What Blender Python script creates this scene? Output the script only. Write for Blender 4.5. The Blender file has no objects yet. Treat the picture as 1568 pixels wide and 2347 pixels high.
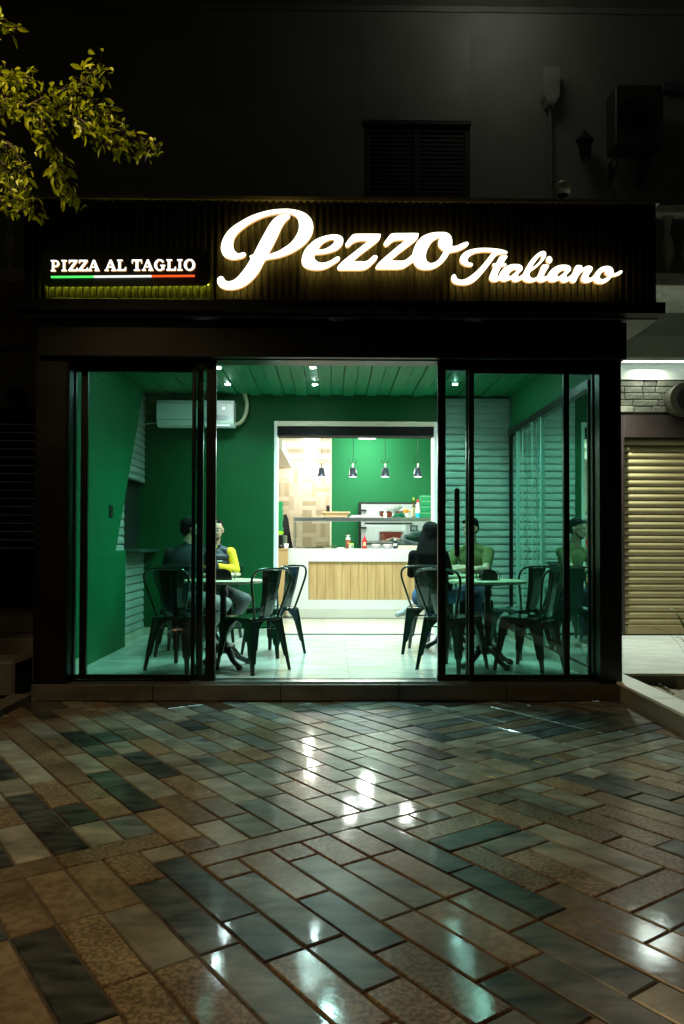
import bpy, bmesh, math, random
from mathutils import Vector, Matrix, Euler
from mathutils.geometry import tessellate_polygon
random.seed(7)
SC = bpy.context.scene
COL = SC.collection
R = math.radians
# ------------------------------------------------------------------ camera
FPX, CXP, CYP, HORZ = 1790.0, 784.0, 1173.5, 1245.0     # focal length and centre in photo units (1568 x 2347)
PITCH, YAW, ROLL = R(1.1), R(0.8), 0.0025
SY = (HORZ - CYP) - FPX * math.tan(PITCH)
CAMZ = 1.20
cam = bpy.data.cameras.new('camera')
camo = bpy.data.objects.new('camera', cam); COL.objects.link(camo)
cam.sensor_fit = 'VERTICAL'; cam.sensor_height = 36; cam.sensor_width = 24
cam.lens = FPX / 2347 * 36
cam.shift_y = SY / 2347
cam.clip_start = 0.05; cam.clip_end = 500
CROT = Matrix.Rotation(-YAW, 3, 'Z') @ Matrix.Rotation(math.pi / 2 + PITCH, 3, 'X') @ Matrix.Rotation(ROLL, 3, 'Z')
camo.matrix_world = Matrix.Translation((0, 0, CAMZ)) @ CROT.to_4x4()
SC.camera = camo
SC.cycles.max_bounces = 8; SC.cycles.diffuse_bounces = 4; SC.cycles.glossy_bounces = 4; SC.cycles.transparent_max_bounces = 12
def at(px, py, Y):
    d = CROT @ Vector(((px - CXP) / FPX, (CYP - py + SY) / FPX, -1))
    t = Y / d.y
    return Vector((0, 0, CAMZ)) + d * t
def onz(px, py, z):
    d = CROT @ Vector(((px - CXP) / FPX, (CYP - py + SY) / FPX, -1))
    return Vector((0, 0, CAMZ)) + d * ((z - CAMZ) / d.z)
# ------------------------------------------------------------------ night sky
w = bpy.data.worlds.new('World'); SC.world = w; w.use_nodes = True
nt = w.node_tree; bgn = nt.nodes['Background']
bgn.inputs[0].default_value = (1.0, 0.92, 0.78, 1); bgn.inputs[1].default_value = 0.007   # dim glow of the town at night
SC.view_settings.view_transform = 'Standard'; SC.view_settings.look = 'None'
SC.view_settings.exposure = 0.0; SC.view_settings.gamma = 1; SC.view_settings.use_curve_mapping = False
def lamp(kind, name, loc, energy, color, size=0.1, rot=None, target=None, angle=None, blend=0.5, sy=None):
    l = bpy.data.lights.new(name, kind); o = bpy.data.objects.new(name, l); COL.objects.link(o)
    o.location = loc; l.energy = energy; l.color = color
    if kind == 'AREA':
        l.size = size
        if sy: l.shape = 'RECTANGLE'; l.size_y = sy
    else: l.shadow_soft_size = size
    if kind == 'SPOT': l.spot_size = R(angle or 100); l.spot_blend = blend
    if target is not None:
        o.rotation_euler = (Vector(target) - Vector(loc)).to_track_quat('-Z', 'Y').to_euler()
    elif rot: o.rotation_euler = rot
    return o
# sodium street lamp standing behind the photographer, on the left
lamp('SPOT', 'street_and_fill_light', (-2.6, 2.5, 4.95), 430, (1.0, 0.72, 0.34), 0.10, target=(-1.5, 3.3, 0.0), angle=102, blend=.4)
# added warm fill light high behind the camera, brightening the near paving
lamp('SPOT', 'street_and_fill_light', (1.6, -2.6, 5.6), 260, (1.0, 0.56, 0.29), 0.15, target=(0.1, 1.3, 0.0), angle=56, blend=1.0)
# ------------------------------------------------------------------ materials
MATS = {}
def mat(name, col, rough=0.5, metal=0.0, var=0.0, scale=6.0, bump=0.0, bscale=40.0, col2=None, spec=0.5, rvar=0.0, coat=0.0, stretch=None, emit=None, estr=0):
    if name in MATS: return MATS[name]
    m = bpy.data.materials.new(name); m.use_nodes = True; MATS[name] = m
    n = m.node_tree.nodes; L = m.node_tree.links; b = n['Principled BSDF']
    b.inputs['Roughness'].default_value = rough; b.inputs['Metallic'].default_value = metal
    b.inputs['Specular IOR Level'].default_value = spec
    if coat: b.inputs['Coat Weight'].default_value = coat; b.inputs['Coat Roughness'].default_value = 0.05
    b.inputs['Base Color'].default_value = (*col, 1)
    tc = n.new('ShaderNodeTexCoord'); vec = tc.outputs['Object']
    if stretch:
        mp = n.new('ShaderNodeMapping'); mp.inputs['Scale'].default_value = stretch
        L.new(vec, mp.inputs[0]); vec = mp.outputs[0]
    if var or col2 or rvar:
        no = n.new('ShaderNodeTexNoise'); no.noise_dimensions = '4D'; no.inputs['Scale'].default_value = scale; no.inputs['Detail'].default_value = 6
        oi = n.new('ShaderNodeObjectInfo'); mu = n.new('ShaderNodeMath'); mu.operation = 'MULTIPLY'; mu.inputs[1].default_value = 37
        L.new(oi.outputs['Random'], mu.inputs[0]); L.new(mu.outputs[0], no.inputs['W']); L.new(vec, no.inputs['Vector'])
        cr = n.new('ShaderNodeValToRGB'); cr.color_ramp.elements[0].position = 0.3; cr.color_ramp.elements[1].position = 0.7
        c2 = col2 or tuple(c * (1 + var) for c in col)
        c1 = col if col2 else tuple(c * (1 - var) for c in col)
        cr.color_ramp.elements[0].color = (*c1, 1); cr.color_ramp.elements[1].color = (*c2, 1)
        L.new(no.outputs[0], cr.inputs[0]); L.new(cr.outputs[0], b.inputs['Base Color'])
        if rvar:
            mr = n.new('ShaderNodeMapRange'); mr.inputs['To Min'].default_value = max(0.02, rough - rvar); mr.inputs['To Max'].default_value = rough + rvar
            L.new(no.outputs[0], mr.inputs[0]); L.new(mr.outputs[0], b.inputs['Roughness'])
    if bump:
        nb = n.new('ShaderNodeTexNoise'); nb.inputs['Scale'].default_value = bscale; nb.inputs['Detail'].default_value = 5
        L.new(vec, nb.inputs['Vector'])
        bp = n.new('ShaderNodeBump'); bp.inputs['Strength'].default_value = bump; bp.inputs['Distance'].default_value = 0.01
        L.new(nb.outputs[0], bp.inputs['Height']); L.new(bp.outputs[0], b.inputs['Normal'])
    if emit:
        b.inputs['Emission Color'].default_value = (*emit, 1); b.inputs['Emission Strength'].default_value = estr
    return m
def emis(name, col, strength):
    if name in MATS: return MATS[name]
    m = bpy.data.materials.new(name); m.use_nodes = True; MATS[name] = m
    n = m.node_tree.nodes; n.remove(n['Principled BSDF']); e = n.new('ShaderNodeEmission')
    e.inputs[0].default_value = (*col, 1); e.inputs[1].default_value = strength
    m.node_tree.links.new(e.outputs[0], n['Material Output'].inputs[0]); return m
def glass(name, tint, refl=1.0, dirt=0.0, dcol=(0.5, 0.6, 0.55)):
    if name in MATS: return MATS[name]
    m = bpy.data.materials.new(name); m.use_nodes = True; MATS[name] = m
    n = m.node_tree.nodes; L = m.node_tree.links; n.remove(n['Principled BSDF'])
    t = n.new('ShaderNodeBsdfTransparent'); t.inputs[0].default_value = (*tint, 1)
    g = n.new('ShaderNodeBsdfGlossy'); g.inputs['Roughness'].default_value = 0.01; g.inputs[0].default_value = (0.9, 1, 0.95, 1)
    fr = n.new('ShaderNodeFresnel'); fr.inputs[0].default_value = 1.5
    mu = n.new('ShaderNodeMath'); mu.operation = 'MULTIPLY'; mu.inputs[1].default_value = refl; L.new(fr.outputs[0], mu.inputs[0])
    mx = n.new('ShaderNodeMixShader'); L.new(mu.outputs[0], mx.inputs[0]); L.new(t.outputs[0], mx.inputs[1]); L.new(g.outputs[0], mx.inputs[2])
    out = mx.outputs[0]
    if dirt:
        d = n.new('ShaderNodeBsdfDiffuse'); d.inputs[0].default_value = (*dcol, 1)
        tl = n.new('ShaderNodeBsdfTranslucent'); tl.inputs[0].default_value = (*dcol, 1)
        ad = n.new('ShaderNodeMixShader'); ad.inputs[0].default_value = 0.5; L.new(d.outputs[0], ad.inputs[1]); L.new(tl.outputs[0], ad.inputs[2])
        tc = n.new('ShaderNodeTexCoord'); no = n.new('ShaderNodeTexNoise'); no.inputs['Scale'].default_value = 2.3; no.inputs['Detail'].default_value = 4
        L.new(tc.outputs['Object'], no.inputs['Vector'])
        mr = n.new('ShaderNodeMapRange'); mr.inputs['From Min'].default_value = 0.3; mr.inputs['From Max'].default_value = 0.75
        mr.inputs['To Min'].default_value = dirt * 0.3; mr.inputs['To Max'].default_value = dirt * 1.6; L.new(no.outputs[0], mr.inputs[0])
        m2 = n.new('ShaderNodeMixShader'); L.new(mr.outputs[0], m2.inputs[0]); L.new(out, m2.inputs[1]); L.new(ad.outputs[0], m2.inputs[2]); out = m2.outputs[0]
    L.new(out, n['Material Output'].inputs[0]); return m
# ------------------------------------------------------------------ mesh helpers
class MB:
    def __init__(s): s.v = []; s.f = []; s.mi = []; s.sm = []
    def add(s, vs, fs, mi=0, smooth=False):
        o = len(s.v); s.v += [tuple(x) for x in vs]
        for f in fs: s.f.append(tuple(i + o for i in f)); s.mi.append(mi); s.sm.append(smooth)
        return s
    def box(s, x0, x1, y0, y1, z0, z1, mi=0, bev=0.0, M=None):
        if bev <= 0:
            vs = [(x, y, z) for z in (z0, z1) for y in (y0, y1) for x in (x0, x1)]
            fs = [(0, 2, 3, 1), (4, 5, 7, 6), (0, 1, 5, 4), (2, 6, 7, 3), (0, 4, 6, 2), (1, 3, 7, 5)]
        else:
            bm = bmesh.new(); bmesh.ops.create_cube(bm, size=1)
            for v in bm.verts: v.co = Vector(((x0 + x1) / 2 + v.co.x * (x1 - x0), (y0 + y1) / 2 + v.co.y * (y1 - y0), (z0 + z1) / 2 + v.co.z * (z1 - z0)))
            bmesh.ops.bevel(bm, geom=bm.edges[:], offset=bev, segments=1, affect='EDGES')
            vs = [v.co.copy() for v in bm.verts]; bm.verts.index_update(); fs = [[v.index for v in f.verts] for f in bm.faces]; bm.free()
        if M: vs = [M @ Vector(v) for v in vs]
        return s.add(vs, fs, mi)
    def tube(s, pts, r, n=8, mi=0, closed=False, caps=True):
        pts = [Vector(p) for p in pts]; rs = r if isinstance(r, (list, tuple)) else [r] * len(pts)
        vs = []; prev = None
        for i, p in enumerate(pts):
            if closed: t = pts[(i + 1) % len(pts)] - pts[i - 1]
            else: t = pts[min(i + 1, len(pts) - 1)] - pts[max(i - 1, 0)]
            t.normalize()
            if prev is None: a = t.orthogonal().normalized()
            else: a = (prev - t * prev.dot(t)); a = a.normalized() if a.length > 1e-6 else t.orthogonal().normalized()
            prev = a; b = t.cross(a)
            for k in range(n):
                an = 2 * math.pi * k / n; vs.append(p + (a * math.cos(an) + b * math.sin(an)) * rs[i])
        fs = []; m = len(pts)
        for i in range(m if closed else m - 1):
            for k in range(n):
                fs.append((i * n + k, i * n + (k + 1) % n, ((i + 1) % m) * n + (k + 1) % n, ((i + 1) % m) * n + k))
        s.add(vs, fs, mi, True)
        if caps and not closed:
            s.add(vs[:n], [tuple(range(n))[::-1]], mi); s.add(vs[-n:], [tuple(range(n))], mi)
        return s
    def lathe(s, prof, cx=0, cy=0, n=16, mi=0, z0=0, smooth=True):
        vs = []; fs = []
        for r, z in prof:
            for k in range(n):
                a = 2 * math.pi * k / n; vs.append((cx + r * math.cos(a), cy + r * math.sin(a), z + z0))
        for i in range(len(prof) - 1):
            for k in range(n): fs.append((i * n + k, i * n + (k + 1) % n, (i + 1) * n + (k + 1) % n, (i + 1) * n + k))
        s.add(vs, fs, mi, smooth)
        s.add(vs[:n], [tuple(range(n))[::-1]], mi); s.add(vs[-n:], [tuple(range(n))], mi); return s
    def sphere(s, c, r, n=12, m=8, mi=0, M=None):
        rr = r if isinstance(r, (tuple, list)) else (r, r, r)
        vs = []; fs = []
        for i in range(m + 1):
            th = math.pi * i / m
            for k in range(n):
                a = 2 * math.pi * k / n
                v = Vector((rr[0] * math.sin(th) * math.cos(a), rr[1] * math.sin(th) * math.sin(a), rr[2] * math.cos(th)))
                if M: v = M @ v
                vs.append(v + Vector(c))
        for i in range(m):
            for k in range(n): fs.append((i * n + k, (i + 1) * n + k, (i + 1) * n + (k + 1) % n, i * n + (k + 1) % n))
        return s.add(vs, fs, mi, True)
    def prism(s, loops, fn, d0, d1, mi=0, side=None, back=None):
        """loops of 2D points, fn(u,v,d)->3D ; front at d0, back at d1"""
        flat = [[Vector((p[0], p[1], 0)) for p in lp] for lp in loops]
        tri = tessellate_polygon(flat); allp = [p for lp in loops for p in lp]; n = len(allp)
        vs = [fn(p[0], p[1], d0) for p in allp]; s.add(vs, [tuple(t) for t in tri], mi)
        vb = [fn(p[0], p[1], d1) for p in allp]; s.add(vb, [tuple(t)[::-1] for t in tri], mi if back is None else back)
        o = 0
        for lp in loops:
            m = len(lp)
            s.add(vs[o:o + m] + vb[o:o + m], [(i, (i + 1) % m, m + (i + 1) % m, m + i) for i in range(m)], mi if side is None else side)
            o += m
        return s
    def build(s, name, mats, parent=None, world=True, recentre=True):
        me = bpy.data.meshes.new(name)
        off = Vector((0, 0, 0))
        if parent is None and recentre and s.v:
            xs = [v[0] for v in s.v]; ys = [v[1] for v in s.v]; zs = [v[2] for v in s.v]
            off = Vector(((min(xs) + max(xs)) / 2, (min(ys) + max(ys)) / 2, min(zs)))
        me.from_pydata([(v[0] - off.x, v[1] - off.y, v[2] - off.z) for v in s.v], [], s.f)
        if not isinstance(mats, (list, tuple)): mats = [mats]
        for m in mats: me.materials.append(m)
        me.polygons.foreach_set('material_index', s.mi); me.polygons.foreach_set('use_smooth', s.sm)
        me.validate(); me.update()
        bm = bmesh.new(); bm.from_mesh(me); bmesh.ops.recalc_face_normals(bm, faces=bm.faces[:]); bm.to_mesh(me); bm.free()
        o = bpy.data.objects.new(name, me); COL.objects.link(o); o.location = off
        if parent is not None: attach(o, parent, world)
        return o
def attach(o, parent, world=True):
    o.parent = parent
    if world:
        p = parent; off = Vector((0, 0, 0))
        while p is not None: off += Vector(p.location); p = p.parent
        o.location = Vector(o.location) - off
def tag(o, label=None, cat=None, group=None, kind=None):
    if label: o['label'] = label
    if cat: o['category'] = cat
    if group: o['group'] = group
    if kind: o['kind'] = kind
    return o
def thing(name, label, cat, loc=(0, 0, 0), rz=0, group=None):
    o = bpy.data.objects.new(name, None); COL.objects.link(o); o.location = loc; o.rotation_euler = (0, 0, rz)
    o.empty_display_size = 0.1
    return tag(o, label, cat, group)
def copy_tree(o, parent=None):
    c = o.copy(); COL.objects.link(c)
    if parent is not None: c.parent = parent
    for ch in list(o.children): copy_tree(ch, c)
    return c
def inst(name, me, parent, loc, rot=(0, 0, 0), scale=(1, 1, 1)):
    o = bpy.data.objects.new(name, me); COL.objects.link(o); o.location = loc; o.rotation_euler = rot; o.scale = scale
    if parent is not None: o.parent = parent; o.location = Vector(loc) - Vector(parent.location)
    return o
def meshof(mb, name, mats):
    o = mb.build(name, mats, recentre=False); me = o.data; bpy.data.objects.remove(o); return me
def catmull(pts, k=4, closed=True):
    out = []; n = len(pts)
    for i in range(n if closed else n - 1):
        p0, p1, p2, p3 = (pts[(i - 1) % n], pts[i], pts[(i + 1) % n], pts[(i + 2) % n])
        if not closed: p0 = pts[max(i - 1, 0)]; p3 = pts[min(i + 2, n - 1)]
        for j in range(k):
            t = j / k
            out.append(tuple(0.5 * ((2 * p1[a]) + (-p0[a] + p2[a]) * t + (2 * p0[a] - 5 * p1[a] + 4 * p2[a] - p3[a]) * t * t + (-p0[a] + 3 * p1[a] - 3 * p2[a] + p3[a]) * t ** 3) for a in range(len(p1))))
    if not closed: out.append(tuple(pts[-1]))
    return out
F = 0.13            # indoor floor level
YF, YB = 6.05, 9.10 # shop front glazing, back wall of the front room
XL, XR = -2.20, 2.055
# colours
M_black = mat('black_aluminium', (0.0025, 0.0025, 0.003), 0.32, 0.0, spec=.28, var=0.3, scale=3, rvar=0.08)
M_blackmatt = mat('black_sheet_cladding', (0.003, 0.003, 0.003), 0.55, spec=.2, var=0.25, scale=2)
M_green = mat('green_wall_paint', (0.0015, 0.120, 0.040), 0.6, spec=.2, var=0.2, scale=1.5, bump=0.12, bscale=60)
M_greenshade = mat('green_wall_paint_shaded', (0.0012, 0.062, 0.015), 0.6, spec=.2, var=0.15, scale=1.5, bump=0.12, bscale=60)  # same wall green, weak light at the back put into a darker colour
M_greenceil = mat('green_plank_stain', (0.006, 0.16, 0.062), 0.5, spec=.3, var=0.22, scale=5, bump=0.1, bscale=30, stretch=(6, 0.6, 6))
M_groove = mat('dark_groove', (0.005, 0.02, 0.01), 0.8, var=0.2)
M_white = mat('white_paint', (0.75, 0.75, 0.70), 0.45, var=0.05, scale=3, bump=0.05)
M_cream = mat('cream_trim', (0.70, 0.66, 0.50), 0.5, var=0.06, scale=4)
M_floor = mat('pale_floor_tile', (0.42, 0.42, 0.375), 0.16, col2=(0.58, 0.58, 0.53), scale=2.2, rvar=0.06, stretch=(1.2, 4, 1))
M_grout = mat('grout', (0.22, 0.22, 0.2), 0.8, var=0.2)
M_skirt = mat('skirting_tile', (0.48, 0.46, 0.36), 0.35, var=0.12)
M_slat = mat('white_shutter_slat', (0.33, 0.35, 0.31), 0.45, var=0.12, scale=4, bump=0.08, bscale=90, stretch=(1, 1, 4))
M_steel = mat('brushed_steel', (0.62, 0.64, 0.66), 0.28, 1.0, var=0.08, scale=8, stretch=(1, 1, 20))
M_glassfront = glass('front_glass', (0.62, 0.83, 0.77), 1.0, 0.006, (0.35, 0.5, 0.45))
M_glassclear = glass('clear_glass', (0.93, 0.97, 0.96), 1.0)
M_glassside = glass('side_glass', (0.62, 0.82, 0.76), 3.2, 0.03, (0.3, 0.55, 0.45))
# ================================================================== GROUND
M_asph = mat('dark_ground', (0.035, 0.032, 0.028), 0.8, var=0.4, scale=1.2, bump=0.5, bscale=25)
g = MB(); g.box(-90, 90, -60, 120, -0.30, -0.06); tag(g.build('ground', M_asph), kind='structure')
M_mortar = mat('mortar_bed', (0.060, 0.043, 0.027), 0.85, var=0.35, scale=9, bump=0.8, bscale=80)
PX0, PX1, PY0, PY1 = -2.27, 2.20, 1.25, 5.96
pv = MB(); pv.box(PX0, PX1, -3.0, PY1, -0.055, -0.009); pave = tag(pv.build('pavement', M_mortar), kind='structure')
pave_mats = []
def stone(name, c1, c2, scale, rough, sp=None, stretch=None, sc2=60):
    m = bpy.data.materials.new(name); m.use_nodes = True; n = m.node_tree.nodes; L = m.node_tree.links; b = n['Principled BSDF']
    tc = n.new('ShaderNodeTexCoord'); oi = n.new('ShaderNodeObjectInfo')
    mu = n.new('ShaderNodeMath'); mu.operation = 'MULTIPLY'; mu.inputs[1].default_value = 91; L.new(oi.outputs['Random'], mu.inputs[0])
    geo = n.new('ShaderNodeNewGeometry'); mp = n.new('ShaderNodeMapping'); mp.inputs['Scale'].default_value = stretch or (1, 1, 1)
    mp.inputs['Rotation'].default_value = (0, 0, 0.5)
    L.new(geo.outputs['Position'], mp.inputs[0])
    no = n.new('ShaderNodeTexNoise'); no.noise_dimensions = '4D'; no.inputs['Scale'].default_value = scale; no.inputs['Detail'].default_value = 8; no.inputs['Distortion'].default_value = 0.6
    L.new(mp.outputs[0], no.inputs['Vector']); L.new(mu.outputs[0], no.inputs['W'])
    cr = n.new('ShaderNodeValToRGB'); cr.color_ramp.elements[0].position = 0.34; cr.color_ramp.elements[1].position = 0.68
    cr.color_ramp.elements[0].color = (*c1, 1); cr.color_ramp.elements[1].color = (*c2, 1); L.new(no.outputs[0], cr.inputs[0])
    out = cr.outputs[0]
    if sp:
        n2 = n.new('ShaderNodeTexNoise'); n2.inputs['Scale'].default_value = sc2; n2.inputs['Detail'].default_value = 3; L.new(geo.outputs['Position'], n2.inputs['Vector'])
        c3 = n.new('ShaderNodeValToRGB'); c3.color_ramp.elements[0].position = 0.44; c3.color_ramp.elements[1].position = 0.56
        c3.color_ramp.elements[0].color = (*sp, 1); c3.color_ramp.elements[1].color = (1, 1, 1, 1); L.new(n2.outputs[0], c3.inputs[0])
        mx = n.new('ShaderNodeMix'); mx.data_type = 'RGBA'; mx.blend_type = 'MULTIPLY'; mx.inputs[0].default_value = 1
        L.new(out, mx.inputs[6]); L.new(c3.outputs[0], mx.inputs[7]); out = mx.outputs[2]
    # per-stone tone
    hs = n.new('ShaderNodeHueSaturation'); mr = n.new('ShaderNodeMapRange'); mr.inputs['To Min'].default_value = 0.75; mr.inputs['To Max'].default_value = 1.25
    L.new(oi.outputs['Random'], mr.inputs[0]); L.new(mr.outputs[0], hs.inputs['Value']); L.new(out, hs.inputs['Color'])
    n7 = n.new('ShaderNodeTexNoise'); n7.inputs['Scale'].default_value = 1.7; n7.inputs['Detail'].default_value = 9; n7.inputs['Roughness'].default_value = .65; L.new(geo.outputs['Position'], n7.inputs['Vector'])
    c7 = n.new('ShaderNodeValToRGB'); c7.color_ramp.elements[0].position = .38; c7.color_ramp.elements[1].position = .62; c7.color_ramp.elements[0].color = (.50, .43, .34, 1); c7.color_ramp.elements[1].color = (1.1, 1.08, 1.02, 1)
    L.new(n7.outputs[0], c7.inputs[0]); m7 = n.new('ShaderNodeMix'); m7.data_type = 'RGBA'; m7.blend_type = 'MULTIPLY'; m7.inputs[0].default_value = .75
    L.new(hs.outputs[0], m7.inputs[6]); L.new(c7.outputs[0], m7.inputs[7]); L.new(m7.outputs[2], b.inputs['Base Color'])
    # worn polish
    n4 = n.new('ShaderNodeTexNoise'); n4.inputs['Scale'].default_value = 7; n4.inputs['Detail'].default_value = 7; L.new(geo.outputs['Position'], n4.inputs['Vector'])
    m4 = n.new('ShaderNodeMapRange'); m4.inputs['From Min'].default_value = 0.3; m4.inputs['From Max'].default_value = 0.7
    m4.inputs['To Min'].default_value = rough * 1.1; m4.inputs['To Max'].default_value = rough * 2.4; L.new(n4.outputs[0], m4.inputs[0]); L.new(m4.outputs[0], b.inputs['Roughness'])
    n5 = n.new('ShaderNodeTexNoise'); n5.inputs['Scale'].default_value = 14; n5.inputs['Detail'].default_value = 3; L.new(geo.outputs['Position'], n5.inputs['Vector'])
    bp = n.new('ShaderNodeBump'); bp.inputs['Strength'].default_value = 0.16; bp.inputs['Distance'].default_value = 0.002; L.new(n5.outputs[0], bp.inputs['Height'])
    n6 = n.new('ShaderNodeTexNoise'); n6.inputs['Scale'].default_value = 120; L.new(geo.outputs['Position'], n6.inputs['Vector'])
    b2 = n.new('ShaderNodeBump'); b2.inputs['Strength'].default_value = 0.03; b2.inputs['Distance'].default_value = 0.002; L.new(n6.outputs[0], b2.inputs['Height'])
    L.new(bp.outputs[0], b2.inputs['Normal']); L.new(b2.outputs[0], b.inputs['Normal'])
    b.inputs['Specular IOR Level'].default_value = 0.0; b.inputs['Roughness'].default_value = 1.0
    for l_ in list(b.inputs['Roughness'].links): L.remove(l_)
    gl = n.new('ShaderNodeBsdfGlossy'); gl.distribution = 'BECKMANN'; L.new(m4.outputs[0], gl.inputs['Roughness']); L.new(b2.outputs[0], gl.inputs['Normal'])
    fr = n.new('ShaderNodeFresnel'); fr.inputs[0].default_value = 1.62; L.new(bp.outputs[0], fr.inputs['Normal'])
    wn_ = n.new('ShaderNodeMapRange'); wn_.inputs['From Min'].default_value = .35; wn_.inputs['From Max'].default_value = .6; wn_.inputs['To Min'].default_value = .55; wn_.inputs['To Max'].default_value = 1.0; L.new(n7.outputs[0], wn_.inputs[0])
    fm_ = n.new('ShaderNodeMath'); fm_.operation = 'MULTIPLY'; L.new(fr.outputs[0], fm_.inputs[0]); L.new(wn_.outputs[0], fm_.inputs[1])
    ms_ = n.new('ShaderNodeMixShader'); g2 = n.new('ShaderNodeBsdfGlossy'); g2.distribution = 'BECKMANN'; g2.inputs['Roughness'].default_value = .31; L.new(bp.outputs[0], g2.inputs['Normal'])
    mg = n.new('ShaderNodeMixShader'); mg.inputs[0].default_value = .50; L.new(gl.outputs[0], mg.inputs[1]); L.new(g2.outputs[0], mg.inputs[2])
    L.new(fm_.outputs[0], ms_.inputs[0]); L.new(b.outputs[0], ms_.inputs[1]); L.new(mg.outputs[0], ms_.inputs[2]); L.new(ms_.outputs[0], n['Material Output'].inputs[0])
    pave_mats.append(m); return m
stone('speckled_granite', (0.190, 0.145, 0.102), (0.28, 0.222, 0.160), 6, 0.065, sp=(0.48, 0.47, 0.45), sc2=62)
stone('grey_blue_marble', (0.055, 0.066, 0.075), (0.185, 0.205, 0.21), 5, 0.045, stretch=(1, 2.6, 1))
stone('dark_slate_marble', (0.020, 0.024, 0.030), (0.095, 0.105, 0.11), 6, 0.05, stretch=(1, 3.0, 1))
stone('plain_beige_stone', (0.150, 0.118, 0.085), (0.23, 0.185, 0.135), 4, 0.065, sp=(0.75, 0.72, 0.68), sc2=30)
stone('pale_marble', (0.13, 0.135, 0.125), (0.33, 0.32, 0.28), 4, 0.05, stretch=(1, 2.2, 1))
W = 0.141; GAP = 0.0095; ANG = R(34.5)
EU = Vector((math.cos(ANG), math.sin(ANG), 0)); EV = Vector((-math.sin(ANG), math.cos(ANG), 0))
def tile_mesh(N, mi):
    L_ = N * W - GAP; w_ = W - GAP; c = 0.004; mb = MB()
    t = [(-L_ / 2 + c, -w_ / 2 + c, 0), (L_ / 2 - c, -w_ / 2 + c, 0), (L_ / 2 - c, w_ / 2 - c, 0), (-L_ / 2 + c, w_ / 2 - c, 0)]
    m_ = [(-L_ / 2, -w_ / 2, -c), (L_ / 2, -w_ / 2, -c), (L_ / 2, w_ / 2, -c), (-L_ / 2, w_ / 2, -c)]
    b_ = [(x, y, -0.03) for x, y, z in m_]
    fs = [(0, 1, 2, 3)] + [(i, 4 + i, 4 + (i + 1) % 4, (i + 1) % 4) for i in range(4)] + [(4 + i, 8 + i, 8 + (i + 1) % 4, 4 + (i + 1) % 4) for i in range(4)]
    mb.add(t + m_ + b_, fs); return mb
tms = {(N, k): meshof(tile_mesh(N, k), 'paving_stone', pave_mats[k]) for N in (1, 2, 3, 4) for k in range(5)}
rt = random.Random(21); occ = {}; tiles = []
def orient(i, j):
    u = i * W; v = j * W
    if j == 19 and u > 1.25: return 'u'
    if j == 21 and u <= 1.27: return 'u'
    if j > 19:
        if u > 3.3: return 'u' if rt.random() < 0.7 else 'v'
        return 'v'
    if u < 1.35: return 'v'
    k = (i // 3 + j // 2) % 3
    return 'u' if (k == 0 and rt.random() < 0.75) or (u > 2.0 and k == 1 and rt.random() < 0.6) else 'v'
IJ = [(i, j) for j in range(-4, 46) for i in range(-14, 46)]
def inside(i, j, di, dj):
    p = EU * ((i + di / 2) * W) + EV * ((j + dj / 2) * W); return p
cells = {(i, j) for i, j in IJ if (lambda p: PX0 - 0.1 < p.x < PX1 + 0.1 and PY0 < p.y < PY1 + 0.1)(inside(i, j, 1, 1))}
for j in range(-4, 46):
    for i in range(-14, 46):
        if (i, j) not in cells or (i, j) in occ: continue
        o_ = orient(i, j); want = rt.choice((2, 3, 3, 3, 4)); 
        if j > 19 and o_ == 'v': want = rt.choice((2, 2, 3, 3))
        if (j == 19 or j == 21) and o_ == 'u': want = rt.choice((3, 4, 4))
        n_ = 0
        for k in range(want):
            c = (i + k, j) if o_ == 'u' else (i, j + k)
            if c in cells and c not in occ and not (o_ == 'v' and k > 0 and orient(*c) == 'u' and c[1] in (19, 21)): n_ += 1
            else: break
        if n_ == 1 and o_ == 'u':
            o_ = 'v'; n_ = 1
            while n_ < 3 and (i, j + n_) in cells and (i, j + n_) not in occ and j + n_ not in (19, 21): n_ += 1
        for k in range(n_): occ[(i + k, j) if o_ == 'u' else (i, j + k)] = 1
        p = inside(i, j, n_ if o_ == 'u' else 1, n_ if o_ == 'v' else 1)
        tiles.append((p, o_, n_))
def clipped(p, o_, n_):
    ax = EU if o_ == 'u' else EV; bx = EV if o_ == 'u' else EU
    cs = [p + ax * (sx * n_ * W / 2) + bx * (sy * W / 2) for sx in (-1, 1) for sy in (-1, 1)]
    return any(c.x < PX0 or c.x > PX1 or c.y > PY1 for c in cs)
tiles.sort(key=lambda t: t[0].length)
far = MB(); cnt = 0
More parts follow.
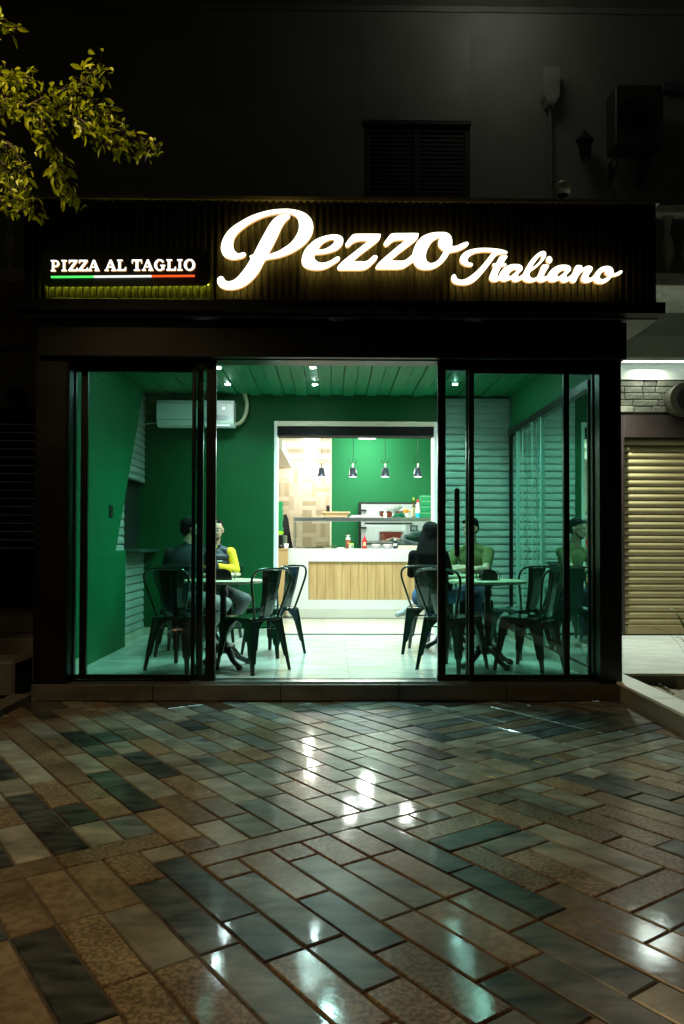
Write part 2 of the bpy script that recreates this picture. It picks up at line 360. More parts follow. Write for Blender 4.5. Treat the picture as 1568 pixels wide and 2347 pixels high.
for p, o_, n_ in tiles:
    r = rt.random(); near = p.y < 3.6
    k = 0 if r < 0.32 else 1 if r < 0.58 else 2 if r < 0.72 else 3 if r < 0.88 else 4
    if not near: k = 1 if r < 0.34 else 2 if r < 0.40 else 4 if r < 0.80 else 0 if r < 0.92 else 3  # mostly paler marbles on the far paving, shop light put into the colours
    if p.x < -0.9 and r < 0.5 and p.y > 2.6: k = rt.choice((1, 2, 3, 1, 0))
    rz = (ANG if o_ == 'u' else ANG + math.pi / 2) + rt.gauss(0, R(0.25))
    z = rt.uniform(-0.0035, 0.0)
    rot = (rt.gauss(0, R(0.28)), rt.gauss(0, R(0.22)), rz)
    clip = clipped(p, o_, n_)
    if cnt < 300 and not clip:
        inst('paving_stone', tms[(min(n_, 4), k)], pave, (p.x, p.y, z), rot); cnt += 1
    else:
        base = tile_mesh(n_, k); Mx = Matrix.Translation((p.x, p.y, z)) @ Euler(rot).to_matrix().to_4x4()
        bm = bmesh.new(); vs = [bm.verts.new(Mx @ Vector(v)) for v in base.v]
        for f in base.f: bm.faces.new([vs[i] for i in f])
        if clip:
            for co, no in (((PX0, 0, 0), (-1, 0, 0)), ((PX1, 0, 0), (1, 0, 0)), ((0, PY1 - 0.004, 0), (0, 1, 0))):
                bmesh.ops.bisect_plane(bm, geom=bm.verts[:] + bm.edges[:] + bm.faces[:], plane_co=co, plane_no=no, clear_outer=True)
        bm.verts.index_update(); far.add([v.co.copy() for v in bm.verts], [[v.index for v in f.verts] for f in bm.faces], k); bm.free()
if far.v: tag(far.build('paving_stone', pave_mats, pave), kind='stuff')
# ================================================================== PLINTH + KERBS
M_plinth = mat('dark_marble_plinth', (0.035, 0.033, 0.027), 0.35, col2=(0.065, 0.06, 0.048), scale=5, stretch=(1, 1, 3), bump=0.1)
pl = thing('front_step', 'dark marble step running along the foot of the glass shop front', 'step', (0, 5.98, 0))
xs = [-2.27, -1.35, -0.38, 0.52, 1.35, 2.24]
for a, b in zip(xs[:-1], xs[1:]):
    MB().box(a + 0.002, b - 0.002, 5.965, 6.12, 0.0, 0.122, bev=0.004).build('marble_slab', M_plinth, pl)
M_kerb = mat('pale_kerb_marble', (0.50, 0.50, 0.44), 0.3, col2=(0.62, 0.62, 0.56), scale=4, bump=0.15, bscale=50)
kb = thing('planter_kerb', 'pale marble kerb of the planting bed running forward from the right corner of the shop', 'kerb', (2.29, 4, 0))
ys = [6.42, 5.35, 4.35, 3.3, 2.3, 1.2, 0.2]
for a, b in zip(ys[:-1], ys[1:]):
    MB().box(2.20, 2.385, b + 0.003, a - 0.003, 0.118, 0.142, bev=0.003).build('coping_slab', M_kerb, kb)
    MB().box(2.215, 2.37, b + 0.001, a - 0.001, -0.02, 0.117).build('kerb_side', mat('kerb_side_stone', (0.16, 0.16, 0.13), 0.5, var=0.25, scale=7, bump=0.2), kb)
# soil bed
M_soil = mat('garden_soil', (0.085, 0.065, 0.035), 0.9, col2=(0.20, 0.17, 0.10), scale=14, bump=1.0, bscale=45)
sb = MB(); nx, ny = 120, 170; rs = random.Random(3)
for j in range(ny + 1):
    for i in range(nx + 1):
        x = 2.37 + i / nx * 4; y = 0.2 + j / ny * 6.25
        z = 0.03 + 0.035 * math.sin(x * 3.1 + y * 1.7) * math.cos(y * 2.3) + rs.uniform(-0.006, 0.006) + .012 * math.sin(x * 19 + 2 * math.sin(y * 13)) * math.sin(y * 17)
        if j == ny: z = 0.0
        sb.v.append((x, y, z))
for j in range(ny):
    for i in range(nx):
        a = j * (nx + 1) + i; sb.f.append((a, a + 1, a + nx + 2, a + nx + 1)); sb.mi.append(0); sb.sm.append(True)
bed = tag(sb.build('soil_bed', M_soil), kind='structure')
M_weed = mat('weed_leaf', (0.07, 0.11, 0.03), 0.5, var=0.3, scale=9)
M_straw = mat('dry_straw', (0.28, 0.22, 0.11), 0.7, var=0.3)
wd = MB()
for i in range(260):
    x = rs.uniform(2.42, 4.8); y = rs.uniform(3.2, 6.4); a = rs.uniform(0, 6.28); h = rs.uniform(0.01, 0.06); l = rs.uniform(0.03, 0.11)
    d = Vector((math.cos(a), math.sin(a), 0)); s_ = Vector((-d.y, d.x, 0)) * rs.uniform(0.002, 0.007); p = Vector((x, y, 0.04))
    wd.add([p - s_, p + s_, p + d * l * 0.6 + s_ * 1.3 + Vector((0, 0, h)), p + d * l + Vector((0, 0, h * 0.7))], [(0, 1, 2), (0, 2, 3)], 0 if rs.random() < 0.5 else 1)
for i in range(90):
    x = rs.uniform(2.42, 4.8); y = rs.uniform(3.0, 6.4); wd.sphere((x, y, 0.045), rs.uniform(0.006, 0.02), 6, 4, 2)
tag(wd.build('weeds_and_litter', [M_weed, M_straw, mat('pebble', (0.25, 0.23, 0.19), 0.8, var=0.3)]), 'scattered weeds, dry straw and pebbles over the soil of the planting bed', 'ground cover', kind='stuff')
# long-bladed plants in the bed next to the right post
M_blade = mat('blade_leaf', (0.06, 0.13, 0.03), 0.4, var=0.3)
def blade_plant(x, y, label, n, h0, seed, spread=0.3, zb=0.03):
    t = thing('bladed_plant', label, 'plant', (x, y, zb), group='long-bladed plants in the planting bed'); q = random.Random(seed)
    for i in range(n):
        a = q.uniform(0, 6.28); d = Vector((math.cos(a), math.sin(a), 0)); s_ = Vector((-d.y, d.x, 0)); h = h0 * q.uniform(0.7, 1); sp = spread * q.uniform(0.4, 1)
        mb = MB(); vs = []; N = 7
        for k in range(N + 1):
            tt = k / N; c = d * sp * tt ** 1.6 + Vector((0, 0, h * (tt - 0.35 * tt ** 3))); ww = 0.011 * (1 - tt) ** 0.6 + 0.0008
            vs += [c - s_ * ww, c + Vector((0, 0, -0.003)), c + s_ * ww]
        fs = []
        for k in range(N):
            for m_ in (0, 1): fs.append((k * 3 + m_, k * 3 + m_ + 1, k * 3 + m_ + 4, k * 3 + m_ + 3))
        mb.add(vs, fs, 0, True); mb.build('leaf_blade', M_blade, t, world=False)
blade_plant(2.78, 5.9, 'spiky plant whose tips show beside the right post in front of the shutter', 11, 1.05, 5, 0.45)
blade_plant(3.45, 5.75, 'spiky plant growing at the right edge of the photo before the shutter', 11, 1.15, 9, 0.5)
# neighbour's terrace, right
tr = MB(); tr.box(2.25, 9, 6.45, 9.12, -0.05, F - 0.02); terrace = tag(tr.build('terrace', mat('terrace_edge', (0.14, 0.13, 0.10), 0.6, var=0.2)), kind='structure')
M_terr = mat('terrace_marble', (0.48, 0.46, 0.40), 0.22, col2=(0.60, 0.58, 0.51), scale=2.4, rvar=0.06, stretch=(1.5, 4, 1))
for i in range(7):
    for j in range(3):
        MB().box(2.26 + i * 0.9, 2.26 + i * 0.9 + 0.897, 6.43 + j * 0.89, 6.43 + j * 0.89 + 0.887, F - 0.02, F + 0.001, bev=0.002).build('floor_tile', M_terr, terrace)
# left side: low dark plot with steps of the next house
M_dk = mat('old_concrete', (0.07, 0.066, 0.058), 0.8, var=0.3, scale=4, bump=0.4)
k2 = thing('left_kerb', 'low dark kerb along the left edge of the paved forecourt', 'kerb', (-2.36, 3, 0))
for a in range(6): MB().box(-2.42, -2.275, 0.0 + a, 0.995 + a, -0.05, 0.05, bev=0.006).build('kerb_stone', M_dk, k2)
st = thing('house_steps', 'worn concrete steps before the dark shutter of the house on the left', 'steps', (-3.4, 8.0, 0))
for i in range(3): MB().box(-6.5, -2.45, 7.0 + i * 0.45, 9.0, -0.05 + i * 0.17, 0.12 + i * 0.17 - 0.001, bev=0.008).build('step', M_dk, st)
bx_ = MB(); bx_.box(-3.3, -2.55, 6.35, 6.75, -0.05, 0.24, bev=0.02); tag(bx_.build('concrete_block', M_dk), 'rough concrete block lying by the left post of the shop front', 'block')
# ================================================================== HOUSE BEHIND
M_plaster = mat('grey_plaster_wall', (0.23, 0.225, 0.195), 0.75, var=0.24, scale=0.9, bump=0.25, bscale=30)
YW = 8.9
hs = thing('apartment_house', 'grey plastered apartment house rising behind and above the pizza shop', 'building', (0, YW, 0))
wv = at(835, 285, YW); wv2 = at(1077, 445, YW); wx0, wx1, wz1 = wv.x, wv2.x, wv.z; wz0 = 4.0
ZU = at(1500, 818, YW).z
MB().box(-7, wx0, YW, YW + 0.25, 3.6, 7.35).build('wall', M_plaster, hs)
MB().box(wx1, 7, YW, YW + 0.25, 3.6, 7.35).build('wall', M_plaster, hs)
MB().box(wx0, wx1, YW, YW + 0.25, wz1, 7.35).build('wall', M_plaster, hs)
MB().box(wx0, wx1, YW, YW + 0.25, 3.6, wz0).build('wall', M_plaster, hs)
MB().box(2.25, 7, YW, YW + 0.25, ZU, 3.6).build('wall', M_plaster, hs)
MB().box(-7, -2.27, YW + .02, YW + 0.25, 2.72, 3.6).build('wall', M_plaster, hs)
zt = at(1000, 8, YW - 1.0).z
MB().box(-7, 7, YW - 1.0, YW + 0.3, 7.42, 7.6).build('balcony_slab', M_plaster, hs)
MB().box(-7, 7, YW - 0.0, YW + 0.3, 7.34, 7.419).build('wall', M_plaster, hs)
# upper window with shutters
M_brown = mat('dark_brown_wood', (0.022, 0.012, 0.008), 0.6, var=0.3, scale=5, stretch=(5, 5, 0.6))
wn = MB()
for (a, b, c, d) in ((wx0, wx0 + .05, wz0, wz1), (wx1 - .05, wx1, wz0, wz1), (wx0 + .05, wx1 - .05, wz1 - .07, wz1), ((wx0 + wx1) / 2 - .03, (wx0 + wx1) / 2 + .03, wz0, wz1 - .07)):
    wn.box(a, b, YW + .02, YW + .10, c, d)
wf = wn.build('window', M_brown, hs)
hd = MB().box(wx0 - 0.005, wx1 + 0.015, YW - 0.02, YW + 0.02, wz1, wz1 + 0.045).build('lintel_board', M_brown, wf)
for sx in (0, 1):
    a = wx0 + .055 + sx * ((wx1 - wx0) / 2 - .02); b = a + (wx1 - wx0) / 2 - .09
    MB().box(a, b, YW + .05, YW + .06, wz0, wz1 - .08).build('pane', mat('dark_pane', (0.01, 0.009, 0.008), 0.1), wf)
    lv = MB(); z = wz0 + .05
    while z < wz1 - .12: lv.box(a, b, YW + .035, YW + .048, z, z + .03); z += .05
    tag(lv.build('louvre', M_brown, wf), kind='stuff')
# lamp tucked under the balcony slab lights the upper wall
lp = at(1205, 10, YW - 1.15)
bl = thing('ceiling_lamp', 'small round lamp under the balcony slab at the top of the wall', 'lamp', (lp.x, YW - 1.15, 7.34))
MB().lathe([(0.001, 0.02), (0.07, 0.0), (0.09, 0.04), (0.09, 0.10), (0.06, 0.12)], n=16).build('lamp_body', M_white, bl, world=False)
MB().lathe([(0.001, -0.001), (0.05, -0.001), (0.06, 0.004)], n=16).build('bulb', emis('dim_bulb', (1, 1, 0.9), 4), bl, world=False)
lamp('POINT', 'balcony_lamp_light', (lp.x - .1, YW - 0.85, 7.30), 9, (0.95, 1.0, 0.86), 0.40)
# rain hopper and pipe
t = thing('rain_hopper', 'pale metal rain hopper and downpipe on the upper wall', 'pipe', (at(1257, 245, YW).x, YW - 0.07, at(1257, 245, YW).z))
a, b = at(1238, 170, YW), at(1274, 245, YW); mb = MB(); cx = (a.x + b.x) / 2
mb.prism([[(a.x, a.z), (b.x, a.z), (b.x, b.z + .05), (cx + .05, b.z - 0.03), (cx - .05, b.z - 0.03), (a.x, b.z + .06)]], lambda u, v, d: (u, d, v), YW - .16, YW - 0.01)
mb.build('hopper', mat('pale_metal', (0.33, 0.32, 0.28), 0.5, var=0.1), t)
MB().tube([(cx, YW - .07, b.z - 0.02), (cx + .02, YW - .05, b.z - .4), (cx + .02, YW - .05, 3.7)], 0.022).build('downpipe', mat('wall_pipe', (0.2, 0.19, 0.17), 0.6), t)
# wall lantern
c = at(1341, 335, YW - .14); M_iron = mat('black_iron', (0.012, 0.012, 0.012), 0.45)
t = thing('wall_lantern', 'black iron wall lantern between the downpipe and the air conditioner', 'lantern', (c.x, YW - .14, c.z))
MB().lathe([(0.02, -.17), (0.05, -.15), (0.085, .04), (0.11, .06), (0.03, .14), (0.01, .19)], n=6, smooth=False).build('lantern_body', M_iron, t, world=False)
MB().tube([(0, 0.14, -.05), (0, .1, .12), (0, .0, .17)], 0.01).build('bracket', M_iron, t, world=False)
c = at(1290, 432, 7.9)
t = thing('globe_lamp', 'unlit white glass globe lamp on the roof edge above the sign', 'lamp', (c.x, 7.9, c.z))
MB().sphere((0, 0, 0), .085, 18, 12).build('globe', mat('opal_glass', (0.5, 0.5, 0.38), 0.3, var=0.25, scale=20), t, world=False)
MB().tube([(0, 0, -.08), (0, 0, 3.66 - c.z)], 0.02).build('post', M_iron, t, world=False)
MB().lathe([(0.05, -.10), (0.055, -.07), (0.03, -.06)], n=12).build('collar', M_iron, t, world=False)
# outdoor air-conditioning unit
a, b = at(1409, 195, YW - .4), at(1520, 335, YW - .4)
t = thing('outdoor_air_conditioner', 'pale outdoor air conditioning unit on brackets high on the wall at the right', 'air conditioner', ((a.x + b.x) / 2, YW - .25, b.z))
MB().box(a.x, b.x, YW - .42, YW - .12, b.z, a.z, bev=.015).build('casing', mat('aged_casing', (0.045, 0.043, 0.038), 0.5, var=.1), t)
cc = ((a.x + b.x) / 2 - .04, (a.z + b.z) / 2)
gr = MB()
for r in (0.05, 0.1, 0.15, 0.2): gr.tube([(cc[0] + r * math.cos(k * math.pi / 12), YW - .43, cc[1] + r * math.sin(k * math.pi / 12)) for k in range(24)], .004, 5, closed=True)
for k in range(8): gr.tube([(cc[0], YW - .435, cc[1]), (cc[0] + .2 * math.cos(k * .785), YW - .435, cc[1] + .2 * math.sin(k * .785))], .003, 4)
gr.build('fan_grille', M_iron, t)
MB().add([(cc[0] + .19 * math.cos(k * math.pi / 12), YW - .423, cc[1] + .19 * math.sin(k * math.pi / 12)) for k in range(24)], [tuple(range(24))]).build('fan_opening', M_iron, t)
for x in (a.x + .08, b.x - .1): MB().tube([(x, YW - .01, b.z - .28), (x, YW - .01, b.z - .02), (x, YW - .42, b.z - .02), (x, YW - .03, b.z - .25)], .014, 6).build('bracket', M_iron, t)
a, b = at(1516, 196, YW), at(1560, 216, YW)
tag(MB().box(a.x, b.x, YW - .06, YW - .003, b.z, a.z, bev=.006).build('junction_box', mat('blue_grey_box', (0.08, 0.11, 0.14), .5)), 'small blue-grey box fixed to the wall beside the air conditioning unit', 'box')
tag(MB().tube([(at(1407, 560, YW).x, YW - .012, 3.5), (at(1407, 560, YW).x, YW - .012, 5.3)], .006, 6).build('wall_cable', M_iron), 'thin cable running down the wall below the air conditioning unit', 'cable')
# balconies to both sides at first-floor level
M_bal = mat('weathered_balustrade', (0.36, 0.34, 0.29), 0.7, var=0.25, scale=9, bump=0.3)
def balcony(x0, x1, lab):
    t = thing('balcony', lab, 'balcony', ((x0 + x1) / 2, 8.4, 3.98), group='stone balconies beside the shop roof')
    MB().box(x0, x1, 7.95, YW, 3.86, 4.0, bev=.01).build('slab', M_bal, t); MB().box(x0, x1, 7.98, 8.14, 4.62, 4.72, bev=.015).build('handrail', M_bal, t)
    n_ = int((x1 - x0) / .22)
    for i in range(n_):
        MB().lathe([(.05, 0), (.05, .05), (.03, .08), (.07, .22), (.06, .32), (.03, .45), (.04, .56), (.05, .62)], x0 + .12 + i * .22, 8.06, 10, z0=4.0).build('baluster', M_bal, t)
balcony(2.95, 5.2, 'stone balcony with turned balusters right of the shop sign')
balcony(-5.2, -2.75, 'dim stone balcony with turned balusters left of the shop sign')
# left shutter + wall details
t = thing('left_roller_shutter', 'dark closed roller shutter of the unlit shop on the left', 'shutter', (-4, YW + .12, 0))
for i in range(28): MB().box(-6.8, -2.3, YW + .10, YW + .13, 0.0 + i * .095, 0.085 + i * .095, bev=.01).build('slat', mat('dark_slat', (0.025, 0.024, 0.022), .6), t)
MB().box(-6.9, -2.27, YW - .03, YW + .09, 2.60, 2.72).build('lintel', mat('dark_slat', (0, 0, 0)), t)
c = at(42, 913, YW)
tag(MB().tube([(c.x, YW + .022, c.z), (c.x, YW - .10, c.z)], .10, 20).build('wall_vent', M_iron), 'round dark vent on the grey wall left of the shop', 'vent')
p0, p1 = at(-60, 797, YW - .02), at(92, 799, YW - .02)
tag(MB().tube([p0, (p0 + p1) / 2 + Vector((0, 0, -.02)), p1], .012, 6).build('wall_cable', M_iron), 'black cable strung along the grey wall left of the shop', 'cable')
# ---- right shop: stone cladding, shutter, red-brown frame, lit strip
YS = 9.12
rw = thing('stone_clad_wall', 'ground floor wall with rough stone cladding above the shutter on the right', 'wall', (4, YS, 0))
M_scl = mat('backing_mortar', (0.10, 0.09, 0.07), .85, var=.2)
MB().box(2.25, 8, YS, YS + .2, 2.72, 3.7).build('backing', M_scl, rw); MB().box(2.25, 3.36, YS, YS + .2, 0, 2.72).build('backing', M_scl, rw)
zp = at(1500, 872, YS).z
MB().box(2.25, 8, YS - .05, YS - .002, zp, 3.7).build('plaster_band', mat('white_plaster', (0.52, 0.50, 0.42), .7, var=.1, bump=.2), rw)
M_st = [mat('clad_stone_a', (0.11, 0.10, 0.065), .7, var=.3, scale=12, bump=.8, bscale=25), mat('clad_stone_b', (0.14, 0.125, 0.085), .7, var=.25, scale=12, bump=.8, bscale=25), mat('clad_stone_c', (0.08, 0.072, 0.05), .7, var=.3, scale=12, bump=.8, bscale=25)]
stm = [[meshof(MB().box(-l / 2, l / 2, -.02, .02, -.036, .036, bev=.008), 'stone_block', m_) for m_ in M_st] for l in (.16, .22, .30)]
z = zp - .042; row = 0
while z > 0.18:
    x = 2.27 + rs.uniform(-.1, 0); xe = 5.4 if z > 2.74 else 3.34
    while x < xe:
        k = rs.randrange(3); l = (.16, .22, .30)[k]
        if x + l > xe + .02: l = xe - x; 
        if l > .05: inst('stone_block', stm[k][rs.randrange(3)], rw, (x + l / 2, YS - .018 + rs.uniform(-.01, .008), z), scale=((l - .004) / (.16, .22, .30)[k], 1, 1))
        x += l
    z -= .077
t = thing('roller_shutter', 'closed yellowish roller shutter in a red-brown frame on the right', 'shutter', (4.3, YS, F))
M_tan = mat('tan_shutter', (0.24, 0.175, 0.075), 0.5, col2=(0.33, 0.25, 0.12), scale=2, bump=.05, stretch=(1, 1, 3)); M_rb = mat('red_brown_frame', (0.022, 0.012, 0.009), .5, var=.2, scale=6)
sx0, sx1 = 3.43, 5.6; zt2 = at(1500, 1004, YS).z
def slat_prof(x0, x1, y, z0, h, dep=.018, n=5):
    mb = MB(); vs = []; 
    for k in range(n + 1):
        tt = k / n; vs += [(x0, y - dep * math.sin(math.pi * tt) ** .7, z0 + h * tt * .93), (x1, y - dep * math.sin(math.pi * tt) ** .7, z0 + h * tt * .93)]
    vs += [(x0, y + .004, z0 + h), (x1, y + .004, z0 + h)]
    return mb.add(vs, [(2 * k, 2 * k + 1, 2 * k + 3, 2 * k + 2) for k in range(n + 1)], 0, True)
NS = 27; hh = (zt2 - F - .12) / NS
sm_ = meshof(slat_prof(sx0, sx1, 0, 0, hh), 'slat', M_tan)
for i in range(NS): inst('slat', sm_, t, (0, YS + .02, F + .12 + i * hh))
MB().box(sx0, sx1, YS - .005, YS + .03, F + .012, F + .12, bev=.004).build('bottom_rail', M_tan, t)
MB().box(3.362, sx0, YS - .04, YS + .08, F, 2.71).build('frame_post', M_rb, t); MB().box(sx1, sx1 + .08, YS - .04, YS + .08, F, 2.71).build('frame_post', M_rb, t)
MB().box(sx0, sx1, YS - .06, YS + .08, zt2 + .002, 2.71).build('shutter_box', M_rb, t)
c = at(1563, 918, YS - .1); cc_ = (c.x, YS - .06, c.z)
t = thing('wall_extractor', 'round extractor fan cowl on the stone cladding at the right edge', 'fan', cc_)
MB().tube([(0, .04, 0), (0, -.16, 0)], .19, 24).build('cowl', mat('old_plastic', (0.035, 0.03, 0.014), .6), t, world=False)
MB().tube([(0, -.161, 0), (0, -.17, 0)], .12, 20).build('fan_opening', M_iron, t, world=False)
# light tube under the wall edge on the right
a, b = at(1424, 818, 9.0), at(1600, 819, 9.0)
t = thing('strip_light', 'lit white strip lamp under the wall edge above the shutter', 'lamp', (3.5, 9.0, ZU - .04))
MB().box(2.62, 4.8, 8.93, 8.99, ZU - .035, ZU - .003).build('housing', M_white, t); MB().box(2.64, 4.78, 8.945, 8.975, ZU - .045, ZU - .036).build('diffuser', emis('strip_led', (0.72, 1.0, 0.98), 9), t)
lamp('SPOT', 'strip_lamp_light', (2.95, 8.75, 3.28), 760, (0.82, 1.0, 0.90), .05, target=(3.0, 7.4, 0), angle=150, blend=.9)
lamp('AREA', 'strip_light_light', (3.7, 8.9, ZU - .06), 10, (0.85, 1.0, 0.9), .05, rot=(R(-15), 0, 0), sy=None).data.size = .3
# ================================================================== SHOP SHELL
YH = 5.95
sf = thing('glass_storefront', 'black aluminium shop front with glazed sides and an open sliding middle', 'shop front', (0, YF, F))
XP0, XP1 = -2.27, 2.245
def X(px, Y=YF, py=1200): return at(px, py, Y).x
def Z(py, Y=YF, px=760): return at(px, py, Y).z
z_side, z_open = Z(844), Z(829)
MB().box(XP0, X(160), 6.0, 6.22, 0.123, 3.0, bev=.004).build('post', M_black, sf)
MB().box(X(1370), XP1, 6.0, 6.22, 0.123, 3.0, bev=.004).build('post', M_black, sf)
MB().tube([(X(155), 5.998, F), (X(155), 5.998, 2.6)], .004, 6).build('edge_bead', M_black, sf)
xh0, xh1 = at(85, 780, YH).x, at(1437, 780, YH).x
MB().box(xh0, xh1, YH, 6.24, Z(819, YH), 2.905, bev=.004).build('header_box', M_black, sf)
MB().box(X(160), X(1370), 6.02, 6.20, z_open + .002, Z(819, YH) + .05).build('track_cover', M_black, sf)
MB().box(X(160), X(488), 6.10, 6.19, z_side, z_open).build('side_head', M_black, sf); MB().box(X(1010), X(1370), 6.10, 6.19, z_side, z_open).build('side_head', M_black, sf)
MB().box(X(160), X(1370), 6.125, 6.20, 0.10, F + .004).build('threshold', M_black, sf)
MB().box(X(440), X(1075), 6.02, 6.115, 0.123, 0.136).build('track_rail', M_steel, sf)
def leaf(x0, x1, xs_bars, y, zt, name, label, stile=.03, group=None, glassm=None):
    t = thing(name, label, 'glass door' if 'door' in name else 'window', ((x0 + x1) / 2, y, F), group=group)
    zb = F + .008
    for a, b in xs_bars: MB().box(a, b, y - .02, y + .02, zb, zt, bev=.002).build('mullion', M_black, t)
    zb2 = at(600, 1546, y).z
    MB().box(x0, x1, y - .018, y + .018, zb, zb2).build('bottom_rail', M_black, t)
    MB().box(x0, x1, y - .018, y + .018, zt - .015, zt).build('top_rail', M_black, t)
    edges = sorted([v for p in xs_bars for v in p])
    for a, b in zip(edges[1:-1:2], edges[2::2]):
        MB().box(a, b, y - .004, y + .004, zb2, zt - .015).build('glass_pane', glassm or M_glassfront, t)
    return t
leaf(X(160), X(461), [(X(158), X(163.5)), (X(176), X(191.5)), (X(447), X(461))], 6.15, z_side, 'fixed_window', 'fixed glass panel at the left end of the shop front, before the green wall')
leaf(X(1073), X(1370), [(X(1073), X(1087)), (X(1300), X(1313)), (X(1367), X(1372))], 6.15, z_side, 'fixed_window', 'fixed glass panel at the right end of the shop front, with a mullion near the corner post')
dl = leaf(X(455), X(495), [(X(440, 6.08), X(447, 6.08)), (X(473, 6.08), X(495, 6.08))], 6.08, z_open, 'sliding_door', 'sliding glass door pushed open behind the left window, only its thick stile showing')
dr = leaf(X(1003), X(1087), [(X(1003, 6.08), X(1021, 6.08)), (X(1074, 6.08), X(1086, 6.08))], 6.08, z_open, 'sliding_door', 'sliding glass door with a long black bar handle on the right side of the opening')
hx = X(1048, 6.0); hz0, hz1 = at(1048, 1277, 6.0).z, at(1048, 1119, 6.0).z
hd = MB().box(hx - .022, hx + .018, 5.985, 6.02, hz0, hz1, bev=.012).build('handle', mat('gloss_black', (0.015, 0.015, 0.015), .12), dr)
for z in (hz0 + .16, hz1 - .16): MB().tube([(hx, 6.01, z), (hx, 6.08, z)], .011, 8).build('handle_mount', M_steel, hd)
# ---- roof slab, ledge, fluted sign panel
YFp = 5.86
rf = thing('sign_fascia', 'black fluted fascia and projecting ledge carrying the illuminated shop name', 'fascia', (0, YFp, 2.9))
fx0, fx1 = at(50, 600, YFp).x, at(1508, 600, YFp).x; fz0, fz1 = at(760, 692, YFp).z, at(760, 461, YFp).z
lx0, lx1 = at(27, 700, 5.80).x, at(1526, 700, 5.80).x; lz0 = at(760, 713, 5.80).z
M_soffit = mat('soffit_panel', (0.10, 0.095, 0.085), .6, var=.2, scale=3)
MB().box(lx0, lx1, 5.80, 5.94, lz0, fz0 - .002, bev=.003).build('ledge', M_blackmatt, rf)
MB().box(lx0, lx1, 5.941, 6.215, 2.925, 3.02).build('soffit', M_soffit, rf)
for a_, b_ in ((lx0, XL - .12), (XR + .16, lx1)): MB().box(a_, b_, 6.2155, YW - .01, 2.925, 3.02).build('soffit', M_soffit, rf)
MB().box(fx0, fx1, YFp + .036, 6.0, fz0, fz1).build('back_panel', mat('fascia_back', (0.004, 0.004, 0.004), .7), rf)
MB().box(fx0 - .01, fx1 + .01, YFp - .01, 6.2, fz1 + .001, fz1 + .03).build('coping', mat('coping_metal', (0.12, 0.115, 0.10), .5, var=.15), rf)
M_flute = mat('fluted_panel', (0.012, 0.010, 0.008), .6, var=.2, spec=.2)
pitch = .0515; nf = int((fx1 - fx0) / pitch); pitch = (fx1 - fx0) / nf
fm = meshof(MB().box(-.0115, .0115, 0, .038, fz0 + .002, fz1 - .002, bev=.003), 'flute', M_flute)
for i in range(nf): inst('flute', fm, rf, (fx0 + pitch * (i + .5), YFp - .002, 0))
MB().box(fx0, fx0 + .03, 6.0, YW, fz0, fz1).build('side_panel', M_blackmatt, rf); MB().box(fx1 - .03, fx1, 6.0, YW, fz0, fz1).build('side_panel', M_blackmatt, rf)
MB().box(fx0 + .03, fx1 - .03, 6.0, YW - .01, fz1 - .12, fz1 - .02).build('roof_deck', mat('roof_deck', (0.16, 0.155, 0.14), .8, var=.2), rf)
# ---- illuminated lettering
E_face = emis('letter_face', (1.0, 0.93, 0.78), 2.6)
E_back = emis('letter_halo', (1.0, 0.70, 0.12), 9)
M_lside = mat('letter_return', (0.05, 0.035, 0.03), .4, metal=.3, emit=(1.0, .52, .14), estr=.9)
YL = YFp - .085
def Aq(x, y): return (482.1 + .19217 * x, 458 + .19217 * y)
def Bq(x, y): return (680.97 + .2575 * x, 494.2 + .2575 * y)
def Cq(x, y): return (1024.5 + .26903 * x, 542.4 + .26903 * y)
def Dq(x, y): return (102.4 + .2306 * x, 572.5 + .2306 * y)
def to_wall(u, v, d): p = at(u, v, YL); return (p.x, d, p.z)
EB_ = []
def letter(parent, name, q, loops, off=0.0, smooth=True, depth=.03):
    lps = []
    for lp in loops:
        out = []; n = len(lp)
        pts = [(*q(p[0], p[1]), len(p) > 2) for p in lp]
        if smooth:
            # catmull with corners: split at flagged points
            idx = [i for i, p in enumerate(pts) if p[2]]
            if not idx: out = catmull([(p[0], p[1]) for p in pts], 3)
            else:
                pts = pts[idx[0]:] + pts[:idx[0]]; idx = [i for i, p in enumerate(pts) if p[2]] + [len(pts)]; pts = pts + [pts[0]]
                for a, b in zip(idx[:-1], idx[1:]):
                    seg = [(p[0], p[1]) for p in pts[a:b + 1]]; out += catmull(seg, 3, closed=False)[:-1]
        else: out = [(p[0], p[1]) for p in pts]
        lps.append(out)
    y0 = YL + off
    o = MB().prism(lps, to_wall, y0, y0 + depth, 0, side=1, back=2).build(name, [E_face, M_lside, E_back], parent)
    return o
sg = thing('shop_name_sign', 'large glowing white script letters reading Pezzo Italiano on the fluted fascia', 'sign', at(950, 650, YL))
P = [(425,650),(405,628),(380,628),(345,640),(310,628),(285,595),(272,550),(275,500),(290,450),(330,395),(385,345),(460,290),(540,245),(630,205),(740,175),(850,160),(930,163),(1000,185),(1040,220),(1058,290),(1050,370),(1010,450),(950,520),(880,570),(800,615),(690,652,1),(740,560),(800,440),(850,330),(890,265),(935,222),(950,205),(948,185),(925,175),(880,175),(830,182),(780,210),(730,260),(690,320),(640,410),(580,520),(520,640),(500,655),(472,665,1),(470,680),(480,705,1),(430,790),(370,870),(320,925),(270,960),(215,972),(180,960),(160,930),(140,912),(115,914),(92,930),(83,965),(92,1005),(120,1040),(170,1063),(240,1070),(320,1060),(400,1030),(470,980),(540,910),(590,840),(630,760),(655,722),(680,710),(800,690),(900,660),(1000,615),(1100,550),(1170,480),(1215,400),(1228,310),(1200,225),(1140,165),(1060,130),(960,110),(870,107),(740,118),(620,145),(500,185),(400,235),(280,310),(205,380),(150,470),(127,560),(135,620),(165,670),(215,700),(280,711),(345,702),(400,682)]
letter(sg, 'letter_p', Aq, [P])
